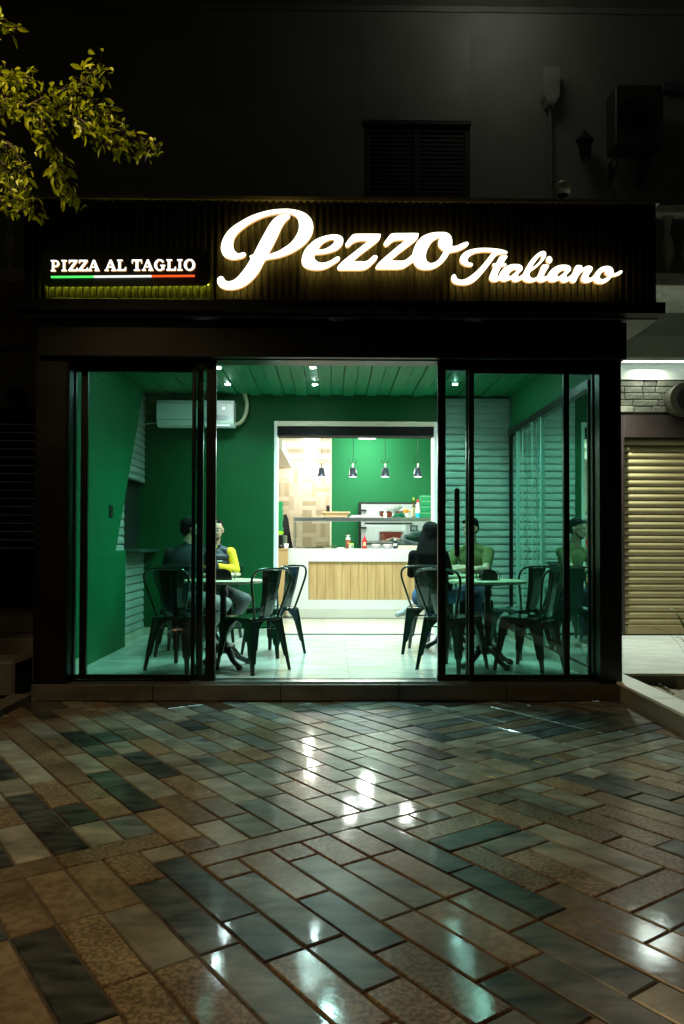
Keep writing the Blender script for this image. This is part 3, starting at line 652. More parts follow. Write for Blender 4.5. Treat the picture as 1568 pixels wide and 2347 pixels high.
e = [(378,368),(360,364),(340,372),(300,398),(250,416),(205,418),(170,400),(153,375),(155,350),(170,344),(230,340),(300,325),(360,300),(400,260),(411,225),(405,195),(380,175),(340,167),(280,172),(200,195),(140,230),(80,290),(50,350),(41,400),(50,440),(85,468),(140,481),(200,482),(260,468),(320,435),(365,405),(381,385)]
letter(sg, 'letter_e', Bq, [e, [(187,302,1),(230,300),(280,280),(320,250),(332,225),(325,212),(300,212),(250,232),(210,265)]], .0012)
z1 = [(430,262),(435,245),(480,185),(510,163),(600,160),(730,161),(743,170),(738,200),(715,230),(640,290),(560,350),(497,406,1),(560,405),(610,405),(640,390),(680,355),(700,352),(715,362),(710,385),(670,430),(630,465),(580,483),(480,484),(380,484),(362,476),(359,460),(380,430),(430,385),(500,330),(570,275),(632,224,1),(580,222),(530,228),(490,248),(465,272),(440,278)]
letter(sg, 'letter_z', Bq, [z1], .0024)
z2 = [(772,255),(778,235),(820,180),(850,157),(950,154),(1070,154),(1081,165),(1075,195),(1050,225),(980,280),(900,340),(835,398,1),(900,400),(950,398),(985,380),(1025,345,1),(1075,370,1),(1040,405),(990,440),(950,465),(900,475),(800,475),(715,475),(700,465),(705,450),(730,415),(780,370),(850,310),(910,260),(968,216,1),(900,216),(860,225),(830,245),(805,268),(785,271)]
letter(sg, 'letter_z', Bq, [z2], .0036)
o1 = [(1280,146),(1330,150),(1365,175),(1380,215),(1380,272,1),(1420,268),(1460,250),(1500,235),(1520,235),(1526,250),(1515,270),(1470,298),(1420,318),(1360,328,1),(1320,390),(1270,440),(1210,472),(1150,481),(1090,472),(1055,445),(1035,410),(1025,370),(1035,310),(1065,240),(1110,190),(1170,160),(1230,148)]
letter(sg, 'letter_o', Bq, [o1, [(1288,192,1),(1240,205),(1195,240),(1160,300),(1145,360),(1155,400),(1185,422),(1225,415),(1265,385),(1308,315,1),(1280,295),(1258,265),(1258,230),(1270,205)]], .0002)
I_ = [(222,235),(210,222),(190,218),(178,205),(182,180),(205,155),(250,135),(310,127),(360,128),(395,128,1),(370,155),(320,220),(260,285),(200,335),(150,362),(110,365),(85,350),(75,325),(60,319),(45,330),(38,355),(50,385),(85,403),(140,409),(190,402),(240,375),(290,325),(340,265),(385,205),(420,160),(445,148),(480,145),(510,142),(517,132),(510,122),(470,108),(420,100),(340,94),(260,97),(190,112),(140,140),(113,180),(115,215),(140,238),(175,250),(210,250)]
letter(sg, 'letter_i', Cq, [I_], .0044)
t_ = [(480,160),(510,160),(515,172),(495,200),(482,225,1),(500,226),(507,235),(500,248),(465,252,1),(445,290),(430,325),(435,338),(455,335),(480,310),(500,320),(470,350),(430,378),(395,382),(370,370),(362,345),(375,310),(400,252,1),(390,245),(392,230),(405,227),(420,225,1),(445,180),(460,162)]
letter(sg, 'letter_t', Cq, [t_], .0028)
def a_(dx, dy): return [[(600+dx,234+dy),(630+dx,242+dy),(645+dx,262+dy),(640+dx,285+dy),(612+dx,312+dy),(606+dx,335+dy),(622+dx,338+dy),(655+dx,312+dy),(668+dx,328+dy),(645+dx,358+dy),(600+dx,382+dy),(565+dx,380+dy),(548+dx,362+dy),(500+dx,379+dy),(460+dx,374+dy),(443+dx,345+dy),(458+dx,300+dy),(500+dx,258+dy),(550+dx,236+dy)], [(582+dx,278+dy),(556+dx,288+dy),(532+dx,312+dy),(528+dx,332+dy),(548+dx,332+dy),(580+dx,305+dy),(598+dx,284+dy)]]
letter(sg, 'letter_a', Cq, a_(0, 0), .0012)
letter(sg, 'letter_l', Cq, [[(845,140),(835,125),(810,123),(770,145),(720,195),(680,255),(650,320),(645,360),(675,383),(720,387),(760,374),(795,345),(780,335),(745,352),(718,348),(705,325),(712,298),(760,262),(810,215),(840,175)], [(808,165),(798,162),(775,185),(745,225),(722,264),(740,255),(780,220),(803,190)]], .0024)
letter(sg, 'letter_i', Cq, [[(815,240),(860,238),(870,250),(850,285),(830,320),(832,338),(850,335),(875,315),(888,328),(860,362),(820,384),(785,382),(768,362),(775,330),(795,285)]], .0036)
letter(sg, 'letter_dot', Cq, [[(873 + 25 * math.cos(a * .5236), 195 + 30 * math.sin(a * .5236)) for a in range(12)]], .0036)
letter(sg, 'letter_a', Cq, a_(412, 6), .0002)
letter(sg, 'letter_n', Cq, [[(1090,262),(1110,243),(1145,245),(1155,262),(1140,285,1),(1180,255),(1215,247),(1240,262),(1235,290),(1210,325),(1207,345),(1225,350),(1250,332),(1262,347),(1232,380),(1185,391),(1150,378),(1145,350),(1160,315),(1175,290),(1150,300),(1120,335),(1095,385),(1070,390),(1052,378),(1060,340),(1080,290)]], .0014)
letter(sg, 'letter_o', Cq, [[(1380,250),(1410,265),(1420,290),(1420,310),(1450,305),(1475,290),(1492,288),(1495,300),(1480,318),(1440,335),(1410,338),(1380,370),(1340,395),(1295,398),(1260,385),(1250,350),(1265,310),(1300,270),(1340,252)], [(1355,288),(1325,300),(1303,330),(1305,355),(1330,362),(1365,345),(1374,332),(1355,320),(1347,300)]], .0026)
# small panel PIZZA AL TAGLIO
s2 = thing('pizza_al_taglio_sign', 'small panel with lit serif words PIZZA AL TAGLIO over a green, white and red bar', 'sign', at(285, 655, YL))
rr = []; (bx0, by0), (bx1, by1) = (95, 574), (480, 653)
for cx_, cy_, a0 in ((bx1 - 14, by0 + 14, -90), (bx1 - 14, by1 - 14, 0), (bx0 + 14, by1 - 14, 90), (bx0 + 14, by0 + 14, 180)):
    for k in range(5): a = R(a0 + k * 22.5); rr.append((cx_ + 14 * math.cos(a), cy_ + 14 * math.sin(a)))
for i, p in enumerate(rr): rr[i] = (p[0], p[1] - (p[0] - 95) * .0085 * .9)
MB().prism([rr], to_wall, YL + .012, YL + .05, 0, side=0, back=0).build('panel', mat('sign_panel', (0.02, 0.018, 0.016), .35), s2)
MB().prism([[(100, 643), (474, 640), (474, 645), (100, 648)]], to_wall, YL + .066, YL + .077, 0).build('halo_strip', emis('halo_yellow', (0.80, 0.90, 0.04), 42), s2)
E_s = emis('small_letter_face', (0.93, 1.0, 0.97), 2.0)
yt, yb = 0, 1
def G(ch):
    # quads and rings in a unit cell: x 0..1, y 0(top)..1(bottom)
    def bar(x0, y0, x1, y1): return [(x0, y0), (x1, y0), (x1, y1), (x0, y1)]
    def ring(cx, cy, rx, ry, tx, ty, a0=0, a1=360, n=28):
        o = [(cx + rx * math.cos(R(a0 + (a1 - a0) * k / n)), cy + ry * math.sin(R(a0 + (a1 - a0) * k / n))) for k in range(n + 1)]
        i = [(cx + (rx - tx) * math.cos(R(a0 + (a1 - a0) * k / n)), cy + (ry - ty) * math.sin(R(a0 + (a1 - a0) * k / n))) for k in range(n + 1)]
        return o + i[::-1]
    sv = .11
    if ch == 'P': return [bar(.14, sv, .38, 1 - sv), bar(0, 0, .6, sv), bar(0, 1 - sv, .55, 1), ring(.52, .31, .46, .31, .24, .12, -90, 90), bar(.38, .50, .56, .62)]
    if ch == 'I': return [bar(.3, sv, .7, 1 - sv), bar(0, 0, 1, sv), bar(0, 1 - sv, 1, 1)]
    if ch == 'Z': return [bar(.05, 0, .97, .13), bar(0, .87, 1, 1), [(.68, .13), (.97, .13), (.32, .87), (.0, .87)], [(.05, .13), (.2, .13), (.08, .3), (.03, .3)], [(1, .87), (1, .68), (.93, .68), (.82, .87)]]
    if ch == 'A': return [[(.45, 0), (.60, 0), (.96, 1 - sv), (.70, 1 - sv), (.46, .22), (.22, 1 - sv), (.10, 1 - sv)], bar(.24, .58, .74, .69), bar(0, 1 - sv, .34, 1), bar(.58, 1 - sv, 1, 1)]
    if ch == 'L': return [bar(.14, sv, .40, 1 - sv), bar(0, 0, .6, sv), bar(0, 1 - sv - .02, .98, 1), [(1, .88), (1, .65), (.92, .65), (.78, .88)]]
    if ch == 'T': return [bar(.38, .13, .63, 1 - sv), bar(0, 0, 1, .13), bar(.2, 1 - sv, .8, 1), bar(0, .13, .08, .33), bar(.92, .13, 1, .33)]
    if ch == 'G': return [ring(.5, .5, .5, .52, .24, .12, 45, 325), bar(.68, .55, .92, .90), bar(.56, .48, 1.0, .58)]
    if ch == 'O': return [ring(.5, .5, .5, .52, .24, .12, 0, 359.9)]
word = [('P', 63, 148), ('I', 168, 220), ('Z', 238, 328), ('Z', 338, 430), ('A', 432, 545), ('A', 597, 712), ('L', 722, 810), ('T', 868, 968), ('A', 968, 1080), ('G', 1090, 1198), ('L', 1212, 1305), ('I', 1318, 1370), ('O', 1385, 1497)]
for ch, x0, x1 in word:
    mb = MB(); k = 0
    for poly in G(ch):
        q_ = [Dq(x0 + p[0] * (x1 - x0), 104 - (x0 - 63) * .0062 + p[1] * 110) for p in poly]
        mb.prism([q_], to_wall, YL - .004 + k * .0004, YL + .0119, 0, side=1, back=1); k += 1
    mb.build('letter_' + ch.lower(), [E_s, M_lside], s2)
for x0, x1, nm, c_, s_ in ((63, 490, 'green_bar', (0.10, 1.0, 0.16), 1.2), (490, 1063, 'white_bar', (0.95, 1, 0.93), 1.3), (1063, 1490, 'red_bar', (1.0, 0.10, 0.02), 1.3)):
    y_ = lambda x: 262 - (x - 63) * .0085
    q_ = [Dq(x0, y_(x0)), Dq(x1, y_(x1)), Dq(x1, y_(x1) + 14), Dq(x0, y_(x0) + 14)]
    MB().prism([q_], to_wall, YL - .004, YL + .0119, 0).build(nm, emis(nm + '_light', c_, s_), s2)
# ================================================================== FRONT ROOM
ZC = 2.92
fl = MB(); fl.box(XL - .05, XR + .05, 6.20, YB + .3, -.02, F - .012); fl.box(-2.6, 2.4, YB + .3, 17.4, -.02, F - .012); floor = tag(fl.build('floor', M_grout), kind='structure')
xs = [XL, -1.65, -1.05, -.45, .15, .75, 1.35, 1.95, XR + .03]; ys = [6.205, 6.60, 7.2, 7.8, 8.4, 9.0, 9.145]
for i in range(len(xs) - 1):
    for j in range(len(ys) - 1):
        MB().box(xs[i] + .001, xs[i + 1] - .001, ys[j] + .001, ys[j + 1] - .001, F - .011, F, bev=.001).build('floor_tile', M_floor, floor)
M_floorb = mat('warm_floor_tile', (0.50, 0.46, 0.38), 0.18, col2=(0.68, 0.65, 0.58), scale=2, rvar=0.06, stretch=(1.2, 4, 1))
xs = [-2.5, -1.9, -1.3, -.7, -.1, .5, 1.1, 1.7, 2.3]; ys = [9.20, 9.8, 10.4, 11.0, 11.6, 12.2, 12.8, 13.4]
for i in range(len(xs) - 1):
    for j in range(len(ys) - 1):
        MB().box(xs[i] + .001, xs[i + 1] - .001, ys[j] + .001, ys[j + 1] - .001, F - .011, F + .004, bev=.001).build('floor_tile', M_floorb, floor)
MB().box(-.70, 1.30, 9.147, 9.198, F - .011, F + .012, bev=.002).build('threshold_strip', mat('dark_strip', (0.10, 0.10, 0.09), .5), floor)
# ceiling planks
cl = thing('plank_ceiling', 'green stained plank ceiling of the front room', 'ceiling', (0, 7.6, ZC))
MB().box(XL - .1, XR + .15, 6.22, YB + .05, ZC + .03, ZC + .06).build('backing', M_groove, cl)
n_ = 33; pw = (XR - XL + .2) / n_
for i in range(n_):
    x0 = XL - .1 + i * pw; dz = .012 if i % 2 else 0.0
    MB().box(x0 + .003, x0 + pw - .003, 6.225, YB, ZC + dz, ZC + .025 + dz * .3, bev=.003).build('plank', M_greenceil, cl)
# downlights
E_dn = emis('downlight_disc', (0.80, 1.0, 0.98), 600)
for i, (x, y, lab) in enumerate([(-1.11, 7.63, 'recessed spot at the far left of the open doorway ceiling'), (-1.12, 8.42, 'recessed spot above the right end of the air conditioner'), (-.18, 7.60, 'front one of the two recessed spots at the centre of the green ceiling'), (-.18, 8.42, 'rear one of the two recessed spots at the centre of the green ceiling'), (1.33, 8.35, 'recessed spot seen through the narrow pane beside the door handle'), (-1.11, 6.75, 'recessed spot over the front left table, hidden by the black header'), (-.0, 6.80, 'recessed spot just inside the open doorway, hidden by the black header'), (1.30, 6.95, 'recessed spot over the front right table, hidden by the black header'), (1.32, 7.75, 'recessed spot between the two right tables, hidden by the header edge')]):
    t = thing('ceiling_spot', lab, 'ceiling light', (x, y, ZC - .004), group='recessed spots in the green plank ceiling')
    MB().tube([(0, 0, .02), (0, 0, -.003)], .036, 20).build('rim', M_white, t, world=False)
    MB().tube([(0, 0, -.0032), (0, 0, -.006)], .024, 20).build('lens', E_dn, t, world=False)
    lamp('SPOT', 'ceiling_spot_light', (x, y, ZC - .02), (62 if x < -1 else 145 if x < 1 else 98), (0.46, 1.0, 0.88), .042, target=(x, y, 0), angle=132, blend=.7)
# back wall (split round the doorway), left and right
dx0, dx1 = at(629, 1200, YB).x, at(1001, 1200, YB).x; dz1 = at(815, 966, YB).z
bw = thing('back_wall', 'green painted wall at the back of the front room with the wide kitchen doorway', 'wall', (0, YB, F))
MB().box(XL - .1, dx0 - .006, YB, YB + .2, F - .1, ZC + .1).build('wall_panel', M_greenshade, bw)
MB().box(dx0 - .006, dx1 + .006, YB, YB + .2, dz1 + .006, ZC + .1).build('wall_panel', M_greenshade, bw)
MB().box(dx1 + .006, XR + .2, YB + .03, YB + .2, F - .1, ZC + .1).build('wall_panel', M_greenshade, bw)
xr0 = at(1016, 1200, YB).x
MB().box(dx1 + .006, xr0, YB, YB + .03, F, ZC + .05).build('wall_panel', M_greenshade, bw)
for a, b, c, d in ((dx0 - .006, dx0 + .028, F, dz1), (dx1 - .03, dx1 + .006, F, dz1)): MB().box(a, b, YB - .008, YB + .28, c, d).build('door_lining', M_white, bw)
MB().box(dx0 + .028, dx1 - .03, YB - .008, YB + .28, dz1 - .055, dz1).build('door_lining', M_cream, bw)
M_dkbox = mat('shutter_box_black', (0.004, 0.0035, 0.0035), .6, var=.2, spec=.2)
MB().box(dx0 + .028, dx1 - .03, YB + .02, YB + .26, at(815, 998, YB).z, dz1 - .055, bev=.004).build('shutter_box', M_dkbox, bw)
for x0, x1 in ((XL, dx0 - .01), ):
    MB().box(x0, x1, YB - .012, YB - .001, F, F + .09).build('skirting', M_skirt, bw)
# white slatted roller shutter right of the doorway
def slats(t, p0, p1, z0, z1, n, M=M_slat, depth=.014):
    """horizontal slats spanning p0->p1 (xy), lapped"""
    p0 = Vector(p0); p1 = Vector(p1); L_ = (p1 - p0).length; h = (z1 - z0) / n; ang = math.atan2(p1.y - p0.y, p1.x - p0.x)
    mb = MB(); prof = [(0, 0), (-depth * .9, .012 * 1), (-depth, h * .35), (-depth * .5, h * .8), (0, h - .006), (.004, h - .004), (.004, h)]
    vs = []
    for y, z in prof: vs += [(0, y, z), (L_, y, z)]
    mb.add(vs, [(2 * k, 2 * k + 1, 2 * k + 3, 2 * k + 2) for k in range(len(prof) - 1)], 0)
    vs2 = [(0, 0.012, 0), (L_, 0.012, 0), (L_, .012, h), (0, .012, h)]; mb.add(vs2, [(0, 1, 2, 3)])
    mb.add([(0, y, z) for y, z in prof] + [(0, .012, h), (0, .012, 0)], [tuple(range(len(prof) + 2))]); mb.add([(L_, y, z) for y, z in prof] + [(L_, .012, h), (L_, .012, 0)], [tuple(range(len(prof) + 2))])
    me = meshof(mb, 'slat', M)
    for i in range(n): inst('slat', me, t, (p0.x, p0.y, z0 + i * h), (0, 0, ang))
ws = thing('white_roller_shutter', 'white slatted roller shutter covering the back wall right of the kitchen doorway', 'shutter', (1.7, YB, F))
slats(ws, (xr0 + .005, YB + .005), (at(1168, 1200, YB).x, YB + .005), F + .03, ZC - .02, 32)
MB().box(at(1168, 1200, YB).x, XR + .06, YB - .05, YB + .03, F, ZC).build('guide_post', M_black, ws)
# left wall
lw = thing('left_wall', 'green painted side wall on the left with a slanting rear edge', 'wall', (XL, 7.3, F))
XG = -2.12
poly = [(6.2, F), (8.1, F), (8.1, F + .99), (7.72, F + .99), (8.82, ZC), (6.2, ZC)]
MB().prism([poly], lambda u, v, d: (d, u, v), XG, XL - .02).build('wall_panel', M_green, lw)
MB().box(XG + .001, XG + .014, 6.21, 6.75, F, F + .10).build('skirting', M_skirt, lw)
zs = at(251, 1172, 7.5)
tag(MB().box(XG + .001, XG + .012, 7.48, 7.58, F + 1.31, F + 1.43, bev=.003).build('light_switch', M_iron), 'small black switch plate on the green side wall at the left', 'switch')
ls = thing('left_slatted_wall', 'white slatted cladding with a dark window opening behind the green side wall', 'wall', (XL, 8.6, F))
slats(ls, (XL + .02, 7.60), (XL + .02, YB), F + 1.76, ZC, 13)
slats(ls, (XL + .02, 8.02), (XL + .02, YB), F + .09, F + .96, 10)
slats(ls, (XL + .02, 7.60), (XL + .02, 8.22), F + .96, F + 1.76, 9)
MB().box(XL - .1, XL - .05, 6.2, YB, F - .1, ZC + .1).build('backing', mat('dark_opening', (0.012, 0.016, 0.013), .6), ls)
MB().box(XL - .05, XL + .19, 8.22, YB - .002, F + .965, F + 1.0, bev=.004).build('sill_shelf', mat('dark_sill', (0.03, 0.05, 0.04), .4), ls)
MB().box(XL + .002, XL + .04, 8.0, YB - .013, F, F + .088).build('skirting', M_skirt, ls)
# right glazed wall
rg = thing('right_glass_wall', 'black framed glazed side wall on the right of the front room', 'glass wall', (XR, 7.6, F))
zg = F + 2.32
MB().box(XR, XR + .07, 6.22, YB - .06, zg, zg + .07).build('top_rail', M_black, rg)
MB().box(XR + .02, XR + .07, 6.22, YB - .06, zg + .07, ZC + .02).build('upper_panel', M_green, rg)
MB().box(XR, XR + .07, 6.22, YB - .06, F - .02, F + .07).build('bottom_rail', M_black, rg)
MB().box(XR - .006, XR + .001, 6.22, YB - .06, F, F + .075).build('skirting', M_skirt, rg)
for y in (6.24, 7.65, 8.66, 9.0): MB().box(XR + .01, XR + .06, y, y + (.03 if y != 9.0 else .035), F + .07, zg).build('mullion', M_black if y in (6.24, 9.0) else mat('pale_edge', (0.30, 0.45, 0.40), .3), rg)
ye = [6.27, 7.65, 7.68, 8.66, 8.69, 9.0]
for a, b in ((6.27, 7.65), (7.68, 8.66), (8.69, 9.0)): MB().box(XR + .03, XR + .038, a, b, F + .07, zg).build('glass_pane', M_glassside, rg)
for y in (8.35, 7.95): MB().box(XR + .001, XR + .009, y, y + .02, F + .08, zg).build('sliding_edge', mat('pale_edge', (0.30, 0.45, 0.40), .3), rg)
# indoor air conditioner
a, b = at(360, 917, YB - .2), at(536, 978, YB - .2)
ac = thing('wall_air_conditioner', 'white split air conditioner on the green back wall behind the left window', 'air conditioner', ((a.x + b.x) / 2, YB, b.z))
M_acw = mat('ac_white', (0.72, 0.76, 0.72), .35, var=.04)
pr = [(YB - .002, b.z + .01), (YB - .16, b.z), (YB - .20, b.z + .045), (YB - .215, b.z + .08), (YB - .215, a.z - .04), (YB - .19, a.z), (YB - .002, a.z)]
MB().prism([pr], lambda u, v, d: (d, u, v), a.x, b.x).build('casing', M_acw, ac)
MB().box(a.x + .03, b.x - .09, YB - .2165, YB - .214, b.z + .075, b.z + .079).build('panel_seam', M_iron, ac)
MB().box(a.x + .04, b.x - .05, YB - .192, YB - .168, b.z + .008, b.z + .03, M=None).build('air_flap', M_white, ac)
MB().box(b.x - .20, b.x - .06, YB - .218, YB - .2155, b.z + .088, b.z + .13).build('label_plate', M_steel, ac)
MB().box(b.x - .12, b.x - .105, YB - .219, YB - .216, a.z - .10, a.z - .085).build('indicator', emis('indicator_led', (.8, 1, 1), 5), ac)
pp = [at(x, y, YB - .07) for x, y in ((532, 972), (545, 972), (557, 962), (564, 945), (566, 925), (562, 908), (560, 898))]
MB().tube(catmull([tuple(p) for p in pp], 4, False), .022, 10).build('pipe_sleeve', mat('lagged_pipe', (0.42, 0.48, 0.30), .6, bump=.3), ac)
MB().tube(catmull([tuple(at(x, y, YB - .03)) for x, y in ((362, 971), (345, 970), (330, 973), (318, 974))], 3, False), .008, 6).build('cable', mat('lagged_pipe', (0, 0, 0)), ac)
# ================================================================== KITCHEN
ZK = 3.04; YG = 13.6; YT = 17.3; KXR = 1.74
FK = F + .004
kc = tag(MB().box(-2.55, 2.0, YB + .21, YT + .1, ZK, ZK + .05).build('kitchen_ceiling', mat('white_ceiling', (0.72, 0.70, 0.62), .6)), 'plain pale ceiling of the kitchen behind the doorway', 'ceiling')
kw = thing('kitchen_green_wall', 'bright green wall behind the counter with the oven set against it', 'wall', (.9, YG, F))
gx0 = at(760, 1200, YG).x
M_gk = mat('bright_green_paint', (0.003, 0.15, 0.045), .8, var=.05, scale=1, bump=.05)
MB().box(gx0, KXR + .2, YG, YG + .15, F - .05, ZK).build('wall_panel', M_gk, kw)
MB().box(gx0 - .03, gx0 - .001, YG - .0, YT, F - .05, ZK).build('wall_return', M_cream, kw)
MB().box(KXR, KXR + .15, YB + .29, YG - .002, F - .05, ZK).build('side_wall', mat('side_wall_paint', (0.12, 0.35, 0.16), .5), kw)
a, b = at(752, 1158, YG), at(760, 1190, YG)
tag(MB().box(gx0 - .09, gx0 - .032, YG + .1, YG + .25, b.z, a.z, bev=.01).build('wall_bracket', M_iron), 'small dark box on the edge of the green kitchen wall above the boards', 'box')
# woven pattern tile wall at the end of the corridor
tw = thing('tiled_wall', 'far kitchen wall of pale wood-look tiles laid in a woven pattern', 'wall', (-1, YT, F))
MB().box(-2.55, gx0 - .03, YT, YT + .1, F - .05, ZK).build('backing', mat('tile_grout', (0.55, 0.50, 0.40), .7), tw)
TM = [mat('tile_tone_a', (0.62, 0.55, 0.42), .4, var=.06, scale=3), mat('tile_tone_b', (0.50, 0.43, 0.30), .4, var=.08, scale=3), mat('tile_tone_c', (0.72, 0.67, 0.56), .4, var=.05, scale=3), mat('tile_tone_d', (0.66, 0.60, 0.48), .4, var=.05, scale=3)]
TB = .30; tmh = [meshof(MB().box(-TB / 2 + .002, TB / 2 - .002, -.008, 0, -TB / 6 + .002, TB / 6 - .002), 'wall_tile', m_) for m_ in TM]; rk = random.Random(5)
for i in range(5):
    for j in range(9):
        for k in range(3):
            cx = gx0 - .04 - TB / 2 - i * TB; cz = F + TB / 2 + j * TB
            if cz + TB / 2 > ZK: continue
            m_ = rk.choice((0, 1, 2, 3, 2, 3))
            if (i + j) % 2: inst('wall_tile', tmh[m_], tw, (cx, YT - .001, cz + (k - 1) * TB / 3))
            else: inst('wall_tile', tmh[m_], tw, (cx + (k - 1) * TB / 3, YT - .001, cz), (0, math.pi / 2, 0))
MB().box(-2.6, -2.5, YB + .29, YT, F - .05, ZK).build('side_wall', M_cream, tw)
sfz = at(640, 1030, 14.0)
sfo = thing('ceiling_bulkhead', 'boxed white bulkhead hanging at the top left of the kitchen', 'bulkhead', (-1.6, 15, sfz.z))
MB().box(-2.5, at(647, 1030, 14.0).x, 14.0, YT - .01, sfz.z, ZK - .001).build('box_casing', M_white, sfo)
for y in (14.6, 15.9): MB().tube([(-1.2, y, sfz.z), (-1.2, y, sfz.z - .006)], .06, 16).build('vent_hole', M_iron, sfo)
for i, (px, py, rr_, lab) in enumerate([(842, 1000, .16, 'large round ceiling lamp glowing just under the black shutter box'), (713, 1021, .15, 'nearer round ceiling lamp in the kitchen corridor'), (713, 1047, .15, 'farther round ceiling lamp in the kitchen corridor')]):
    p = onz(px, py, ZK)
    if i == 0: p = at(842, 1000, 13.0); 
    t = thing('round_ceiling_lamp', lab, 'ceiling light', (p.x, p.y, ZK - .001 if i else p.z))
    MB().tube([(0, 0, 0), (0, 0, -.03)], rr_, 24).build('rim', M_white, t, world=False)
    MB().tube([(0, 0, -.0302), (0, 0, -.034)], rr_ - .02, 24).build('diffuser', emis('round_lamp_face', (0.9, 1.0, 0.97), 18), t, world=False)
    lamp('POINT', 'round_lamp_light', (p.x, p.y - .05, t.location.z - .12), (64 if i == 0 else 42), (0.88, 1.0, 0.93) if i == 0 else (1, .95, .84), .1)
for x, y, e_, c_, lb_ in ((-1.3, 9.9, 130, (1, .97, .88), 'before the wheeled cabinet'), (.2, 9.85, 140, (.95, 1, .93), 'before the middle of the counter'), (1.2, 9.9, 125, (.95, 1, .93), 'before the right end of the counter'), (.3, 12.2, 55, (1, 1, .93), 'between counter and oven'), (1.2, 12.2, 55, (1, 1, .93), 'over the cook'), (-1.3, 12.5, 80, (1, .96, .86), 'over the black jacket')):
    t = thing('round_ceiling_lamp', 'round kitchen ceiling lamp ' + lb_ + ', hidden by the doorway head', 'ceiling light', (x, y, ZK - .001), group='round kitchen ceiling lamps over the counter')
    MB().tube([(0, 0, 0), (0, 0, -.03)], .12, 20).build('rim', M_white, t, world=False); MB().tube([(0, 0, -.0302), (0, 0, -.034)], .1, 20).build('diffuser', emis('round_lamp_face', (0, 0, 0), 1), t, world=False)
    lamp('SPOT', 'round_lamp_light', (x, y, ZK - .06), e_ * 1.45, c_, .1, target=(x, y, 0), angle=165, blend=.5)
# ---- counter
YC = 11.1
def cx(px, Y=YC): return at(px, 1250, Y).x
def cz(py, Y=YC): return at(800, py, Y).z
ct = thing('service_counter', 'white stone service counter with a recessed panel of vertical wooden planks', 'counter', (.8, YC, FK))
M_q = mat('white_quartz', (0.70, 0.72, 0.72), .3, var=.06, scale=60)
M_wood = mat('counter_oak', (0.43, 0.265, 0.11), .45, col2=(0.60, 0.41, 0.20), scale=3.0, bump=.1, stretch=(6, 6, .7))
wx0_, wz1_, wz0_ = cx(707), cz(1287), cz(1375); c0, c1 = cx(661), KXR - .02; zt_ = cz(1257.5)
zp_ = cz(1396)
MB().box(c0, wx0_, YC, YC + .8, zp_, zt_ - .0).build('counter_side', M_q, ct)
MB().box(wx0_, c1, YC, YC + .8, wz1_, zt_).build('counter_top', M_q, ct)
MB().box(wx0_, c1, YC, YC + .8, zp_, wz0_).build('counter_base', M_q, ct)
MB().box(c0, c1, YC - .01, YC + .8, FK + .008, zp_ - .001).build('plinth', mat('plinth_stone', (0.56, 0.56, 0.50), .4, var=.05), ct)
MB().box(wx0_, c1, YC + .06, YC + .09, wz0_, wz1_).build('backing', M_iron, ct)
npl = 17; pw_ = (c1 - wx0_) / npl
plm = meshof(MB().box(0.0015, pw_ - .0015, 0, .03, wz0_ + .001, wz1_ - .001, bev=.003), 'plank', M_wood)
for i in range(npl): inst('plank', plm, ct, (wx0_ + i * pw_, YC + .03 + rk.uniform(-.002, .002), 0))
# ---- glass display case on the counter
dc = thing('glass_display_case', 'glass display case with a steel top shelf standing on the white counter', 'display case', (.8, 11.4, zt_))
gx = at(673, 1200, 11.25).x; zs1 = at(800, 1186, 11.25).z; zs0 = at(800, 1195, 11.25).z; YD0, YD1 = 11.25, 11.75
MB().box(gx, c1, YD0, YD1, zs0 + .012, zs1 - .008).build('top_shelf', mat('shelf_glass_steel', (0.30, 0.34, 0.34), .2, .8), dc)
MB().box(gx, c1, YD0 - .012, YD0, zs0, zs1, bev=.004).build('front_rail', M_steel, dc)
for x in (gx, c1 - .02): MB().box(x, x + .012, YD0, YD0 + .012, zt_, zs0).build('upright', M_steel, dc); MB().box(x, x + .012, YD1 - .012, YD1, zt_, zs0).build('upright', M_steel, dc)
MB().box(gx + .014, c1 - .02, YD0 + .004, YD0 + .010, zt_ + .002, zs0 - .001).build('glass_pane', M_glassclear, dc)
def setz(o): return o
def on_counter(px, Y): return at(px, 1250, Y).x
ZT = zt_ + .001; ZS = zs1 + .001
def P2(px0, px1, Y): return at(px0, 1200, Y).x, at(px1, 1200, Y).x
def lth(name, label, cat, cx_, cy_, cz_, parts, group=None):
    t = thing(name, label, cat, (cx_, cy_, cz_), group=group)
    for nm, prof, m in parts: MB().lathe(prof, n=16).build(nm, m, t, world=False)
    return t
M_lwood = mat('pale_board_wood', (0.66, 0.49, 0.27), .5, var=.12, scale=6, stretch=(1, 6, 6))
M_paper = mat('white_paper', (0.8, 0.8, 0.78), .7)
